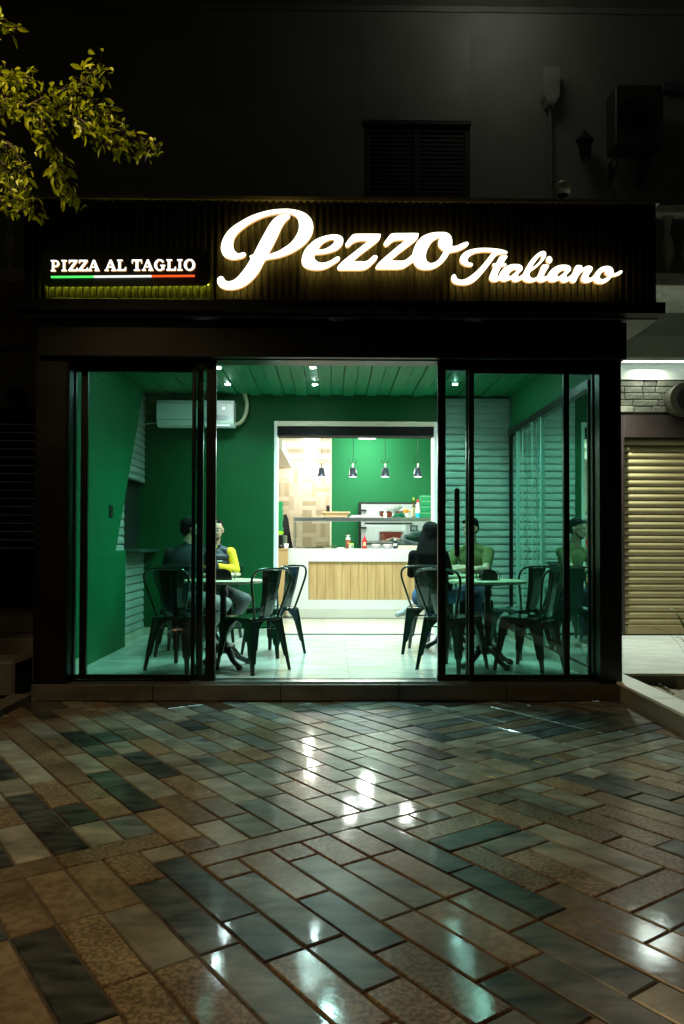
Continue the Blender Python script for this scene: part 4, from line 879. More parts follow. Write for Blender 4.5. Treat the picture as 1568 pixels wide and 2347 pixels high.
# boards on the shelf
def slab(name, label, cat, px0, px1, y0, y1, zb, h, m, group=None, rz=0, bev=.006):
    x0, x1 = P2(px0, px1, y0); t = MB().box(x0, x1, y0, y1, zb, zb + h, bev=bev).build(name, m); return tag(t, label, cat, group)
slab('wooden_board', 'lower left wooden pizza board of the pile on the display case', 'board', 736, 790, 11.30, 11.62, ZS, .03, M_lwood)
slab('wooden_board', 'lower right wooden pizza board poking out from the pile on the display case', 'board', 745, 797, 11.27, 11.29, ZS, .028, M_lwood)
slab('wooden_board', 'middle wooden pizza board of the pile on the display case', 'board', 741, 799, 11.29, 11.62, ZS + .032, .026, mat('darker_board', (0.45, 0.28, 0.15), .5, var=.1))
slab('wooden_board', 'topmost pale wooden pizza board of the pile on the display case', 'board', 739, 803, 11.28, 11.63, ZS + .060, .024, M_lwood)
t = thing('paper_tray_stack', 'stack of white paper trays lying on the display case right of the boards', 'trays', (at(840, 1200, 11.3).x, 11.35, ZS))
x0, x1 = P2(800, 878, 11.3)
for i in range(4): MB().box(x0 + .012 * i, x1 - .02 * i, 11.27 + .005 * i, 11.6, ZS + .009 * i, ZS + .009 * i + .0075, bev=.003).build('tray', M_paper, t)
lth('shaker_bottle', 'small white plastic bottle standing on the display case left of the green cloth', 'bottle', at(883, 1200, 11.35).x, 11.35, ZS, [('bottle_body', [(.024, 0), (.026, .02), (.026, .065), (.014, .08)], mat('white_plastic', (.75, .75, .72), .35)), ('cap', [(.015, .08), (.015, .10), (.01, .105)], mat('white_plastic', (0, 0, 0)))])
gb = lth('glass_bowl', 'scalloped clear glass bowl on a foot on top of the display case', 'bowl', at(902, 1200, 11.55).x, 11.55, ZS, [('foot', [(.05, 0), (.02, .02), (.02, .08), (.04, .10)], mat('milky_glass', (.72, .78, .76), .15))])
mb = MB(); vs = []; n = 36
for r0, z0 in ((.03, .10), (.08, .115), (.115, .145), (.125, .175)):
    for k in range(n): a = 2 * math.pi * k / n; r = r0 * (1 + (.05 * math.cos(a * 12) if r0 > .1 else 0)); vs.append((r * math.cos(a), r * math.sin(a), z0 + (.006 * math.cos(a * 12) if r0 > .12 else 0)))
mb.add(vs, [(i * n + k, i * n + (k + 1) % n, (i + 1) * n + (k + 1) % n, (i + 1) * n + k) for i in range(3) for k in range(n)], 0, True); mb.build('bowl_cup', mat('milky_glass', (0, 0, 0)), gb, world=False)
vt = lth('flower_cup', 'white cup of orange and yellow flowers on the display case', 'flowers', at(932, 1200, 11.36).x, 11.36, ZS, [('cup', [(.022, 0), (.034, .02), (.036, .05), (.028, .06)], mat('white_plastic', (0, 0, 0)))])
fb = MB()
for i in range(40): fb.sphere((rk.gauss(-.015, .026), rk.gauss(0, .02), .075 + rk.uniform(0, .05)), rk.uniform(.006, .013), 6, 4, rk.choice((0, 0, 1, 2)))
tag(fb.build('blossoms', [mat('orange_petal', (.8, .25, .02), .6), mat('yellow_petal', (.8, .6, .05), .6), mat('petal_leaf', (.06, .2, .03), .6)], vt, world=False), kind='stuff')
M_cloth = mat('green_cloth', (0.0, 0.13, 0.06), .8, var=.2)
t = thing('folded_green_cloth', 'crumpled dark green cloth lying on the display case beside the flowers', 'cloth', (at(914, 1200, 11.3).x, 11.3, ZS))
mb = MB()
for i in range(5):
    z = .008 + i * .012; mb.tube([( -.095 + .01 * i + .19 * k / 8 * (1 - .08 * i), .012 * math.sin(k * 1.3 + i), z + .008 * math.sin(k * 1.1 + i * 2)) for k in range(9)], [.010] + [.014] * 7 + [.009], 8)
mb.build('cloth_folds', M_cloth, t, world=False)
ob = lth('olive_oil_bottle', 'tall dark green glass oil bottle with a printed label on the display case', 'bottle', at(948, 1200, 11.33).x, 11.33, ZS, [('glass_body', [(.030, 0), (.031, .01), (.031, .15), (.012, .20), (.011, .26)], mat('olive_glass', (.05, .06, .005), .1)), ('cap', [(.013, .255), (.013, .29), (.010, .295)], mat('lime_cap', (.35, .5, .03), .4))])
MB().add([(.0318 * math.cos(a), .0318 * math.sin(a), z) for z in (.02, .145) for a in [-math.pi + k * math.pi / 8 for k in range(9)]], [(k, k + 1, k + 10, k + 9) for k in range(8)], 0, True).build('label_print', mat('cream_label', (.6, .6, .4), .6), ob, world=False)
lm = MB()
for k in range(4): lm.box(-.018, .018, -.0335, -.0328, .035 + k * .027, .047 + k * .027)
lm.build('label_marks', mat('olive_glass', (0, 0, 0)), ob, world=False)
lth('detergent_bottle', 'white squeeze bottle with a red cap and blue base on the display case', 'bottle', at(958, 1200, 11.33).x, 11.33, ZS, [('blue_base', [(.040, 0), (.041, .005), (.041, .07)], mat('cyan_plastic', (.03, .5, .62), .3)), ('bottle_body', [(.041, .07), (.040, .09), (.018, .225)], mat('white_plastic', (0, 0, 0))), ('cap', [(.019, .225), (.018, .262), (.014, .265)], mat('red_plastic', (.7, .01, .02), .3))])
M_gbox = mat('green_carton', (0.0, .24, .08), .6, var=.1)
for i, (h, lab) in enumerate([(.085, 'bottom'), (.085, 'second'), (.08, 'third'), (.07, 'top')]):
    zb = ZS + sum([.088, .088, .083][:i]); x0, x1 = P2(964 + i * 0.7, 990, 11.3)
    t = thing('green_carton', '%s green cardboard carton of the stack on the right end of the display case' % lab, 'box', ((x0 + x1) / 2, 11.4, zb), group='green cartons on the display case')
    MB().box(x0, x1, 11.29, 11.6, zb, zb + h, bev=.003).build('carton_body', M_gbox, t)
    MB().box(x0 - .002, x1, 11.287, 11.289, zb + h - .022, zb + h - .016).build('lid_edge', mat('pale_green_print', (.3, .65, .4), .6), t)
# on the counter
M_pinkb = mat('pale_pink_bowl', (.68, .60, .66), .3)
for px, lab in ((862, 'left pale pink bowl on the counter in front of the oven'), (889, 'right pale pink bowl on the counter in front of the oven')):
    lth('pink_bowl', lab, 'bowl', at(px, 1250, 11.18).x, 11.19, ZT, [('bowl_cup', [(.035, 0), (.05, .012), (.066, .045), (.068, .065), (.062, .065), (.045, .02), (.001, .012)], M_pinkb)], 'pink bowls on the counter')
sb_ = lth('sauce_bottle', 'clear oil and vinegar bottle of brown sauce with a pourer on the counter', 'bottle', at(798, 1250, 11.17).x, 11.17, ZT, [('sauce', [(.034, 0), (.036, .005), (.036, .125), (.001, .126)], mat('brown_sauce', (.25, .06, .025), .25)), ('neck', [(.036, .127), (.034, .15), (.014, .175), (.013, .20)], mat('milky_glass', (0, 0, 0))), ('collar_disc', [(.037, .182), (.037, .188)], M_white), ('pourer', [(.012, .20), (.010, .215), (.004, .245)], M_iron)])
jr = lth('spice_jar', 'small jar with a lime lid at the foot of the sauce bottle', 'jar', at(805, 1250, 11.12).x, 11.14, ZT, [('jar_body', [(.034, 0), (.037, .006), (.037, .055)], mat('jar_label', (.65, .72, .6), .5)), ('lid', [(.037, .0555), (.037, .075), (.034, .077)], mat('lime_lid', (.45, .65, .05), .4))])
MB().add([(.0375 * math.cos(a), .0375 * math.sin(a), z) for z in (.012, .045) for a in (-1.5, -1.2, -.9)], [(0, 1, 4, 3), (1, 2, 5, 4)], 0).build('label_mark', mat('green_mark', (0, .2, .06), .5), jr, world=False)
kt = lth('ketchup_bottle', 'red ketchup squeeze bottle with a pointed cap standing on the counter', 'bottle', at(835.5, 1250, 11.17).x, 11.17, ZT, [('bottle_body', [(.030, 0), (.033, .01), (.028, .06), (.034, .10), (.032, .125), (.02, .135)], mat('red_sauce', (.62, .01, .005), .25)), ('cap', [(.02, .136), (.02, .155), (.008, .165), (.004, .20)], mat('red_plastic', (0, 0, 0)))])
MB().add([(.0325 * math.cos(a) * 1.0, .0335 * math.sin(a) - .001, z) for z in (.035, .095) for a in (-2.1, -1.57, -1.0)], [(0, 1, 4, 3), (1, 2, 5, 4)], 0).build('label_print', mat('sauce_label', (.75, .55, .4), .5), kt, world=False)
lth('dark_bottle', 'dark bottle with a white cap on the counter right of the pink bowls', 'bottle', at(906, 1250, 11.2).x, 11.2, ZT, [('bottle_body', [(.024, 0), (.026, .01), (.026, .09), (.013, .12)], mat('navy_glass', (.01, .02, .04), .15)), ('cap', [(.02, .12), (.02, .145)], M_white), ('label_band', [(.0265, .04), (.0265, .075)], M_paper)])
slab('serving_tray', 'cream tray lying on the counter by the right end, before the cook', 'tray', 914, 965, 11.13, 11.22, ZT, .045, M_cream)
slab('wooden_board', 'long pale wooden board lying inside the display case at the left', 'board', 675, 742, 11.3, 11.6, ZT, .02, M_lwood)
slab('wooden_board', 'second pale wooden board lying inside the display case, left of the sauce bottle', 'board', 725, 772, 11.28, 11.55, ZT + .022, .016, M_lwood)
slab('paper_napkins', 'flat pile of white napkins beside the sauce bottle on the counter', 'napkins', 773, 790, 11.15, 11.22, ZT, .016, M_paper)
for px, lab in ((739, 'pale wood planks'), ):
    pass
# ---- pendant lamps with antler ornaments
M_shade = mat('dark_shade', (0.03, 0.045, 0.07), .3, metal=.2)
for i, (px, lab) in enumerate([(737, 'leftmost black pendant lamp, hanging before the tiled corridor wall'), (809, 'second black pendant lamp from the left, before the green wall'), (883, 'third black pendant lamp from the left, with antlers before the green wall'), (958, 'rightmost black pendant lamp, hanging near the white door lining')]):
    c = at(px, 1093, 11.25); t = thing('pendant_lamp', lab, 'pendant lamp', (c.x, 11.25, c.z), group='antler pendant lamps over the counter')
    rd = .054 if i else .05
    mb = MB(); mb.lathe([(rd * 1.2, 0), (rd * .82, .125), (rd * .3, .13)], n=24); mb.build('lamp_shade', M_shade, t, world=False)
    MB().tube([(0, 0, -.0005), (0, 0, .012)], rd * 1.12, 20).build('bulb', emis('pendant_bulb', (.95, 1, 1), 3), t, world=False)
    if i: MB().lathe([(.008, .131), (.017, .145), (.012, .16), (.018, .18), (.012, .195)], n=10).build('deer_head', M_white, t, world=False)
    else: MB().lathe([(.006, .131), (.006, .175), (.012, .18)], n=8).build('stem', M_iron, t, world=False)
    an = MB()
    for s in (-1, 1):
        an.tube([(0, 0, .185), (s * .03, 0, .195), (s * .052, 0, .22), (s * .054, 0, .26)], [.005, .004, .0035, .002], 5); an.tube([(s * .03, 0, .195), (s * .034, 0, .225)], .003, 5); an.tube([(s * .048, 0, .212), (s * .066, 0, .235)], .0028, 5)
    an.build('antlers', M_iron, t, world=False)
    MB().tube([(0, 0, .19), (rk.uniform(-.008, .008), 0, .4), (0, 0, ZK - c.z)], .0035, 6).build('cord', M_iron, t, world=False)
# ---- double deck oven
YO = 13.25
ov = thing('pizza_oven', 'stainless steel double deck pizza oven in a black surround on the green wall', 'oven', (at(890, 1200, YO).x, YO, F))
def ob_(x0, x1, y0, y1, d0, d1, nm, m, par=None, bev=0): a = at(x0, y1, YO); b = at(x1, y0, YO); return MB().box(a.x, b.x, YO + d0, YO + d1, a.z, b.z, bev=bev).build(nm, m, par or ov)
ob_(823, 985, 1151, 1300, .05, .34, 'surround', M_iron)
ob_(828, 982, 1156, 1262, .0, .049, 'body', mat('oven_steel', (.55, .58, .60), .4, .35, var=.1, scale=3))
M_hot = mat('oven_window_glow', (.14, .03, .02), .15)
for k, (y0, y1) in enumerate(((1170, 1199), (1202, 1246))):
    wy0, wy1 = ((1172, 1186), (1219, 1238))[k]
    d = ob_(836, 932, y0 + 2 if k else 1168, y1 - 6, -.02, -.001, 'door', mat('oven_door_steel', (.68, .71, .73), .35, .3, var=.08, scale=4, stretch=(1, 1, 9)), bev=.004)
    ob_(868, 926, wy0 - 1.5, wy1 + 1.5, -.026, -.0205, 'window_frame', M_steel, d); ob_(871, 923, wy0, wy1, -.028, -.0265, 'window', M_hot, d)
    ob_(822, 840, (1168, 1208)[k], (1172, 1212)[k], -.06, -.021, 'handle', M_iron, d)
for y in (1201, 1248): ob_(836, 945, y - 3, y, -.012, -.001, 'vent_slot', M_iron)
for k in range(2):
    p = ob_(940, 957, (1204, 1226)[k], (1218, 1240)[k], -.012, -.001, 'control_panel', M_iron); ob_(943, 954, (1207, 1229)[k], (1215, 1237)[k], -.016, -.0125, 'display', mat('grey_display', (.2, .26, .28), .3), p)
# base under oven
tag(MB().box(at(823, 1250, YO).x, KXR - .01, YO, YG - .002, F, at(800, 1264, YO).z).build('oven_stand', mat('stand_steel', (.35, .36, .37), .4, .7)), 'plain steel stand carrying the pizza oven', 'stand')
# ---- left cabinet on castors with things on top
x0, x1 = at(600, 1300, 11.0).x, at(660, 1300, 11.0).x
cb = thing('wheeled_cabinet', 'light oak cabinet on castors left of the white counter', 'cabinet', ((x0 + x1) / 2, 11.1, FK)); zc0 = at(640, 1402, 11.0).z
MB().box(x0, x1, 11.0, 11.5, zc0, zt_ - .02).build('cabinet_body', M_wood, cb); MB().box(x0 - .004, x1 + .001, 10.99, 11.5, zt_ - .019, zt_, bev=.002).build('cabinet_top', M_wood, cb)
for x in (x0 + .08, x1 - .07):
    for y in (11.06, 11.42):
        w_ = MB().tube([(x - .014, y, FK + .042), (x + .014, y, FK + .042)], .038, 16).build('castor', mat('olive_castor', (.28, .32, .12), .4), cb); MB().box(x - .02, x + .02, y - .02, y + .02, FK + .045, zc0).build('fork', M_steel, w_)
bx0, bx1 = at(629, 1240, 11.05).x, at(648, 1240, 11.05).x
t = thing('card_terminal', 'black till machine on the wheeled cabinet beneath the green cartons', 'machine', ((bx0 + bx1) / 2, 11.15, zt_ + .001))
MB().box(bx0 - .1, bx1, 11.05, 11.3, zt_ + .001, zt_ + .19, bev=.012).build('machine_body', mat('gloss_black', (0, 0, 0)), t); MB().box(bx1 + .002, bx1 + .05, 11.06, 11.28, zt_ + .001, zt_ + .185, bev=.006).build('side_box', M_steel, t)
MB().sphere(((bx0 + bx1) / 2 + .03, 11.03, zt_ + .03), (.035, .018, .03)).build('mouse', mat('gloss_black', (0, 0, 0)), t)
lth('paper_cup', 'small white cup on the corner of the wheeled cabinet', 'cup', at(656, 1250, 11.04).x, 11.06, zt_ + .001, [('cup', [(.028, 0), (.036, .07), (.033, .07)], M_paper)])
zb = zt_ + .20; q = random.Random(2)
for i in range(9):
    h = .052; w0 = at(600, 1200, 11.1).x; w1 = at(646 + q.uniform(-1, 1.5), 1200, 11.1).x
    tag(MB().box(w0, w1, 11.08, 11.38, zb, zb + h - .003, bev=.004).build('green_carton', M_gbox if i else mat('lime_pack', (.3, .75, .02), .5)), ['lime green pack at the foot of the carton pile on the cabinet', 'first green carton above the lime pack on the cabinet', 'second green carton above the lime pack on the cabinet', 'third green carton above the lime pack on the cabinet', 'middle green carton of the pile on the cabinet', 'fourth green carton from the top of the cabinet pile', 'third green carton from the top of the cabinet pile', 'second green carton from the top of the cabinet pile', 'topmost green carton of the pile on the cabinet'][i], 'box', 'cartons piled on the wheeled cabinet')
    zb += h
jk = thing('hanging_jacket', 'black jacket hanging beside the carton pile in the kitchen', 'jacket', (at(660, 1200, 12.0).x, 12.0, F + .9))
pts = [(650, 1180), (656, 1178), (661, 1190), (664, 1215), (668, 1240), (673, 1262), (673, 1330), (650, 1330), (648, 1240), (648, 1200)]
mb = MB(); lp_ = [(at(x, y, 12.0).x, at(x, y, 12.0).z) for x, y in pts]
mb.prism([lp_], lambda u, v, d: (u, d + .02 * math.sin(u * 60), v), 11.96, 12.06); mb.build('garment', mat('black_fabric', (.012, .012, .013), .9), jk)
MB().tube([(at(655, 1180, 12.0).x, 12.01, at(655, 1180, 12.0).z), (at(655, 1180, 12.0).x, 12.01, F)], .012, 8).build('stand_pole', M_iron, jk)
a, b = at(990, 1172, 9.55), at(996, 1222, 9.55)
tag(MB().box(KXR - .02, KXR - .005, 10.3, 10.6, at(990, 1224, 10.4).z, at(990, 1168, 10.4).z).build('wall_poster', mat('yellow_poster', (.55, .45, .15), .6, var=.4, scale=12)), 'small yellowish framed poster on the right kitchen wall', 'poster')
# ================================================================== FURNITURE
M_ch = mat('dark_green_black_enamel', (0.006, 0.018, 0.013), 0.16, coat=.6, var=.3, scale=4)
def chair_parts(t):
    st_ = MB(); o = catmull([(-.17, -.16), (-.12, -.18), (.12, -.18), (.17, -.16), (.18, -.1), (.185, .12), (.165, .17), (.1, .185), (-.1, .185), (-.165, .17), (-.185, .12), (-.18, -.1)], 2)
    n = len(o); vs = []
    for k_, z_ in ((1, .425), (1.02, .448), (.97, .455), (.82, .449), (.0, .444)): vs += [(x * k_, y * k_, z_) for x, y in o]
    st_.add(vs, [(i * n + k, i * n + (k + 1) % n, (i + 1) * n + (k + 1) % n, (i + 1) * n + k) for i in range(4) for k in range(n)], 0, True); st_.build('seat', M_ch, t, world=False)
    for sx in (-1, 1):
        for sy in (-1, 1):
            mb = MB(); fx, fy = .215 * sx, (.215 if sy > 0 else .235) * sy; tx, ty = .172 * sx, .168 * sy
            prof = [(.437, .15), (.40, .12), (.36, .085), (.31, .066), (.22, .055), (.13, .045), (.115, .030), (.0, .024)]
            for axis in (0, 1):
                vs = []
                for z_, w_ in prof:
                    k = (0.437 - z_) / .437; ex = tx + (fx - tx) * k; ey = ty + (fy - ty) * k
                    inn = (ex - w_ * sx, ey) if axis == 0 else (ex, ey - w_ * sy)
                    if z_ > .43: inn = (ex - .17 * sx, ey) if axis == 0 else (ex, ey - .165 * sy)
                    vs += [(ex, ey, z_), (inn[0], inn[1], z_)]
                th = Vector((0, -.004 * sy, 0)) if axis == 0 else Vector((-.004 * sx, 0, 0)); m = len(vs)
                vs2 = [tuple(Vector(v) + th) for v in vs]
                fs = [(2 * k, 2 * k + 1, 2 * k + 3, 2 * k + 2) for k in range(len(prof) - 1)]
                mb.add(vs + vs2, fs + [tuple(i + m for i in f) for f in fs] + [(2 * k + 1, 2 * k + 3, m + 2 * k + 3, m + 2 * k + 1) for k in range(len(prof) - 1)], 0, False)
            mb.tube([(tx, ty, .437), (fx, fy, 0)], [.010, .008], 6); mb.build('leg', M_ch, t, world=False)
    lp2 = catmull([(-.13, -.165, .445), (-.165, -.19, .56), (-.218, -.225, .74), (-.208, -.24, .815), (-.145, -.25, .85), (0, -.255, .858), (.145, -.25, .85), (.208, -.24, .815), (.218, -.225, .74), (.165, -.19, .56), (.13, -.165, .445)], 5, False)
    MB().tube(lp2, .0105, 8).build('back_frame', M_ch, t, world=False)
    mb = MB(); rows = []; m = 7
    for k in range(9):
        tt = k / 8; z_ = .45 + .395 * tt; y_ = -.165 - .085 * tt - .012 * math.sin(math.pi * tt); hw = .068 + .042 * tt
        rows.append([(-hw, y_ + .010), (-hw * .55, y_ + .002), (-hw * .5, y_ - .005), (0, y_ - .005), (hw * .5, y_ - .005), (hw * .55, y_ + .002), (hw, y_ + .010)]); rows[-1] = [(x, y, z_) for x, y in rows[-1]]
    vs = [p for r_ in rows for p in r_]; vs2 = [(x, y + .003, z_) for x, y, z_ in vs]; N_ = len(vs)
    fs = [(i * m + k, i * m + k + 1, (i + 1) * m + k + 1, (i + 1) * m + k) for i in range(8) for k in range(m - 1)]
    mb.add(vs + vs2, fs + [tuple(q_ + N_ for q_ in f) for f in fs], 0, False); mb.build('backrest', M_ch, t, world=False)
    MB().tube([(-.15, -.14, .36), (.15, .14, .36)], .006, 6).build('cross_brace', M_ch, t, world=False); MB().tube([(.15, -.14, .352), (-.15, .14, .352)], .006, 6).build('cross_brace', M_ch, t, world=False)
chairs = [(-1.27, 6.70, -24, 'dark metal chair at the far left of the front left table'),
          (-.66, 6.62, 48, 'dark metal chair with its back to the open doorway gap at the front left table'),
          (-.56, 7.56, 55, 'dark metal chair half hidden behind the front chair beside the doorway gap'),
          (-1.42, 7.56, -4, 'dark metal chair carrying the man in the dark hooded top'),
          (-1.24, 8.66, 176, 'dark metal chair carrying the bearded man in yellow sleeves'),
          (.95, 7.72, -14, 'dark metal chair carrying the long-haired woman'),
          (1.04, 6.66, -42, 'dark metal chair partly behind the door stile at the front right table'),
          (1.68, 6.63, 50, 'dark metal chair nearest the right corner post at the front right table'),
          (1.80, 7.45, 30, 'dark metal chair behind the front right table near the side glass'),
          (1.58, 8.62, 178, 'dark metal chair carrying the man in the olive shirt')]
c0_ = None
for x, y, a, lab in chairs:
    if c0_ is None: c0_ = thing('metal_chair', lab, 'chair', (x, y, F), R(a), 'dark metal chairs round the small tables'); chair_parts(c0_)
    else:
        c_ = copy_tree(c0_); c_.location = (x, y, F); c_.rotation_euler = (0, 0, R(a)); c_['label'] = lab
M_top = mat('oak_table_top', (0.52, 0.46, 0.30), .35, var=.1, scale=3, stretch=(1, 8, 8)); M_cast = mat('cast_iron', (0.010, 0.012, 0.012), .3, coat=.3)
def table_parts(t):
    MB().lathe([(.32, .725), (.333, .728), (.335, .748), (.33, .752), (.001, .752)], n=48).build('table_top', M_top, t, world=False)
    MB().lathe([(.16, .71), (.16, .7245)], n=20).build('top_plate', M_cast, t, world=False)
    MB().lathe([(.05, .12), (.065, .15), (.05, .19), (.034, .22), (.032, .3), (.045, .34), (.03, .38), (.027, .6), (.04, .64), (.028, .68), (.06, .71)], n=16).build('column', M_cast, t, world=False)
    for k in range(4):
        a = R(k * 90 + 40); d = Vector((math.cos(a), math.sin(a), 0)); pts = [d * r_ + Vector((0, 0, z_)) for r_, z_ in ((.0, .15), (.06, .16), (.11, .13), (.16, .07), (.21, .045), (.25, .03), (.275, .03))]
        lg = MB().tube(pts, [.035, .04, .03, .026, .022, .026, .018], 8).build('leg', M_cast, t, world=False)
        MB().sphere(d * .255 + Vector((0, 0, .024)), (.032, .032, .024), 10, 6).build('claw_foot', M_cast, lg, world=False)
        MB().sphere(d * .10 + Vector((0, 0, .17)), (.022, .022, .022), 8, 6).build('scroll', M_cast, lg, world=False)
tables = [(-.93, 6.78, 'small round table at the front left with a black holder on it'), (-1.28, 8.2, 'small round table between the two men at the left'), (1.36, 6.78, 'small round table at the front right with a dark holder on it'), (1.22, 8.02, 'small round table between the woman and the man in olive')]
t0_ = None
for x, y, lab in tables:
    if t0_ is None: t0_ = thing('bistro_table', lab, 'table', (x, y, F), 0, 'small round tables with cast iron feet'); table_parts(t0_)
    else:
        c_ = copy_tree(t0_); c_.location = (x, y, F); c_.rotation_euler = (0, 0, x); c_['label'] = lab
def holder(x, y, lab):
    t = thing('napkin_holder', lab, 'napkin holder', (x, y, F + .753), .2)
    for s in (-1, 1):
        lp_ = [(-.075, 0), (.075, 0)] + [(.075 * math.cos(R(a)), .04 + .055 * math.sin(R(a))) for a in range(0, 181, 20)]
        MB().prism([lp_], lambda u, v, d: (u, d, v), s * .028 - .002, s * .028 + .002).build('side_plate', M_cast, t, world=False)
    MB().box(-.08, .08, -.035, .035, 0, .012, bev=.004).build('base', M_cast, t, world=False); MB().box(-.06, .06, -.02, .02, .013, .075).build('napkins', mat('dark_napkin', (.05, .05, .05), .8), t, world=False)
    for s in (-1, 1): MB().tube([(s * .1, 0, .0), (s * .11, 0, .05), (s * .08, 0, .085)], .004, 6).build('side_wire', M_cast, t, world=False)
holder(-.93, 6.72, 'black metal napkin holder on the front left table'); holder(1.36, 6.74, 'dark napkin holder on the front right table')
# ================================================================== PEOPLE
import numpy as np
def remeshed(name, prims, mats, voxel, parent, smooth=3):
    """prims: ('c', p1, r1, p2, r2, mi) tapered capsule or ('e', centre, radii, R3, mi); fused into one surface"""
    mb = MB()
    for p in prims:
        if p[0] == 'c':
            p1, r1, p2, r2 = Vector(p[1]), p[2], Vector(p[3]), p[4]
            mb.sphere(p1, r1, 14, 10); mb.sphere(p2, r2, 14, 10)
            if (p2 - p1).length > 1e-4: mb.tube([p1, p2], [r1, r2], 14)
        else:
            mb.sphere(p[1], p[2], 18, 12, M=p[3])
    o = mb.build(name, [mats[0]], recentre=False)
    rm = o.modifiers.new('r', 'REMESH'); rm.mode = 'VOXEL'; rm.voxel_size = voxel; rm.use_smooth_shade = True
    s = o.modifiers.new('s', 'SMOOTH'); s.factor = .5; s.iterations = smooth
    dg = bpy.context.evaluated_depsgraph_get(); me = bpy.data.meshes.new_from_object(o.evaluated_get(dg))
    old = o.data; o.modifiers.clear(); o.data = me; me.materials.clear()
    for m in mats: me.materials.append(m)
    n = len(me.polygons); c = np.zeros(n * 3); me.polygons.foreach_get('center', c); c = c.reshape(-1, 3)
    best = np.full(n, 1e9); idx = np.zeros(n, int)
    for p in prims:
        if p[0] == 'c':
            a = np.array(p[1], float); b = np.array(p[3], float); ab = b - a; L2 = max(ab @ ab, 1e-9)
            t = np.clip(((c - a) @ ab) / L2, 0, 1); d = np.linalg.norm(c - (a + t[:, None] * ab), axis=1) - (p[2] + (p[4] - p[2]) * t); mi = p[5]
        else:
            q = c - np.array(p[1], float)
            if p[3] is not None: q = q @ np.array(p[3])
            rr = np.array(p[2], float); k = np.linalg.norm(q / rr, axis=1); d = (k - 1) * rr.min(); mi = p[4]
        w_ = d < best; best[w_] = d[w_]; idx[w_] = mi
    me.polygons.foreach_set('material_index', idx.astype(np.int32)); me.polygons.foreach_set('use_smooth', [True] * n); me.update()
    bpy.data.meshes.remove(old)
    o.parent = parent; return o
M_skin = mat('skin', (0.42, 0.25, 0.165), .5, var=.06, scale=8)
M_skinp = mat('skin_pale', (0.50, 0.33, 0.24), .5, var=.06, scale=8)
M_hair = mat('dark_hair', (0.004, 0.0032, 0.003), .6, spec=.06, var=.4, scale=18, stretch=(6, 6, 1), bump=.4, bscale=50)
M_beard = mat('short_beard', (0.06, 0.035, 0.025), .7)
M_eye = mat('eye_dark', (0.01, 0.008, 0.006), .2); M_eyew = mat('eye_white', (.6, .58, .55), .3); M_lip = mat('lips', (.33, .13, .11), .5)
def V(*a): return np.array(a, float)
def add(p, r1, q, r2, m, L): L.append(('c', tuple(p), r1, tuple(q), r2, m))
def hand(L, wrist, d, palm, curl, m=0, s=1.0, thumb=1):
    d = Vector(d).normalized(); palm = Vector(palm); palm = (palm - d * palm.dot(d)).normalized(); side = d.cross(palm) * thumb; w = Vector(wrist)
    pc = w + d * .05 * s
    Rm = Matrix((side, d, palm)).transposed(); L.append(('e', tuple(pc), (.040 * s, .050 * s, .017 * s), Rm, m))
    for k, (off, ln) in enumerate(((.030, .068), (.010, .078), (-.010, .072), (-.029, .056))):
        p = w + d * .088 * s + side * off * s; dd = d; 
        for j in range(3):
            a = curl * (j + .6) / 2; dd = (d * math.cos(a) + palm * math.sin(a)); q = p + dd * ln * s * (.42, .32, .26)[j]
            r = (.0098, .009, .0082)[j] * s; L.append(('c', tuple(p), r, tuple(q), r * .93, m)); p = q
    p = w + d * .025 * s + side * .034 * s; q = p + (d * .6 + side * .7 + palm * .3).normalized() * .035 * s; r_ = q + (d * .9 + side * .1 + palm * .5).normalized() * .032 * s
    L.append(('c', tuple(p), .013 * s, tuple(q), .011 * s, m)); L.append(('c', tuple(q), .011 * s, tuple(r_), .009 * s, m))
def head_prims(c, yaw, pitch, m=0, s=1.0, beard=None):
    Rm = Matrix.Rotation(yaw, 3, 'Z') @ Matrix.Rotation(pitch, 3, 'X'); c = Vector(c); L = []
    def P(x, y, z): return tuple(c + Rm @ Vector((x * s, y * s, z * s)))
    L.append(('e', P(0, -.012, .030), (.074 * s, .092 * s, .088 * s), Rm, m))
    L.append(('e', P(0, .022, -.030), (.058 * s, .066 * s, .078 * s), Rm, m))
    L.append(('e', P(0, .045, -.080), (.034 * s, .030 * s, .026 * s), Rm, m if beard is None else beard))
    if beard is not None:
        for sx in (-1, 1): L.append(('c', P(sx * .054, .01, -.045), .012 * s, P(sx * .030, .055, -.078), .016 * s, beard))
        L.append(('c', P(-.018, .083, -.038), .006 * s, P(.018, .083, -.038), .006 * s, beard))
    L.append(('c', P(0, .085, .008), .008 * s, P(0, .100, -.022), .0125 * s, m)); 
    for sx in (-1, 1):
        L.append(('e', P(sx * .076, -.012, -.005), (.010 * s, .018 * s, .031 * s), Rm, m))
        L.append(('c', P(sx * .014, .076, .026), .008 * s, P(sx * .045, .066, .024), .007 * s, m))
        L.append(('e', P(sx * .035, .055, -.018), (.02 * s, .02 * s, .018 * s), Rm, m))
    return L, P, Rm
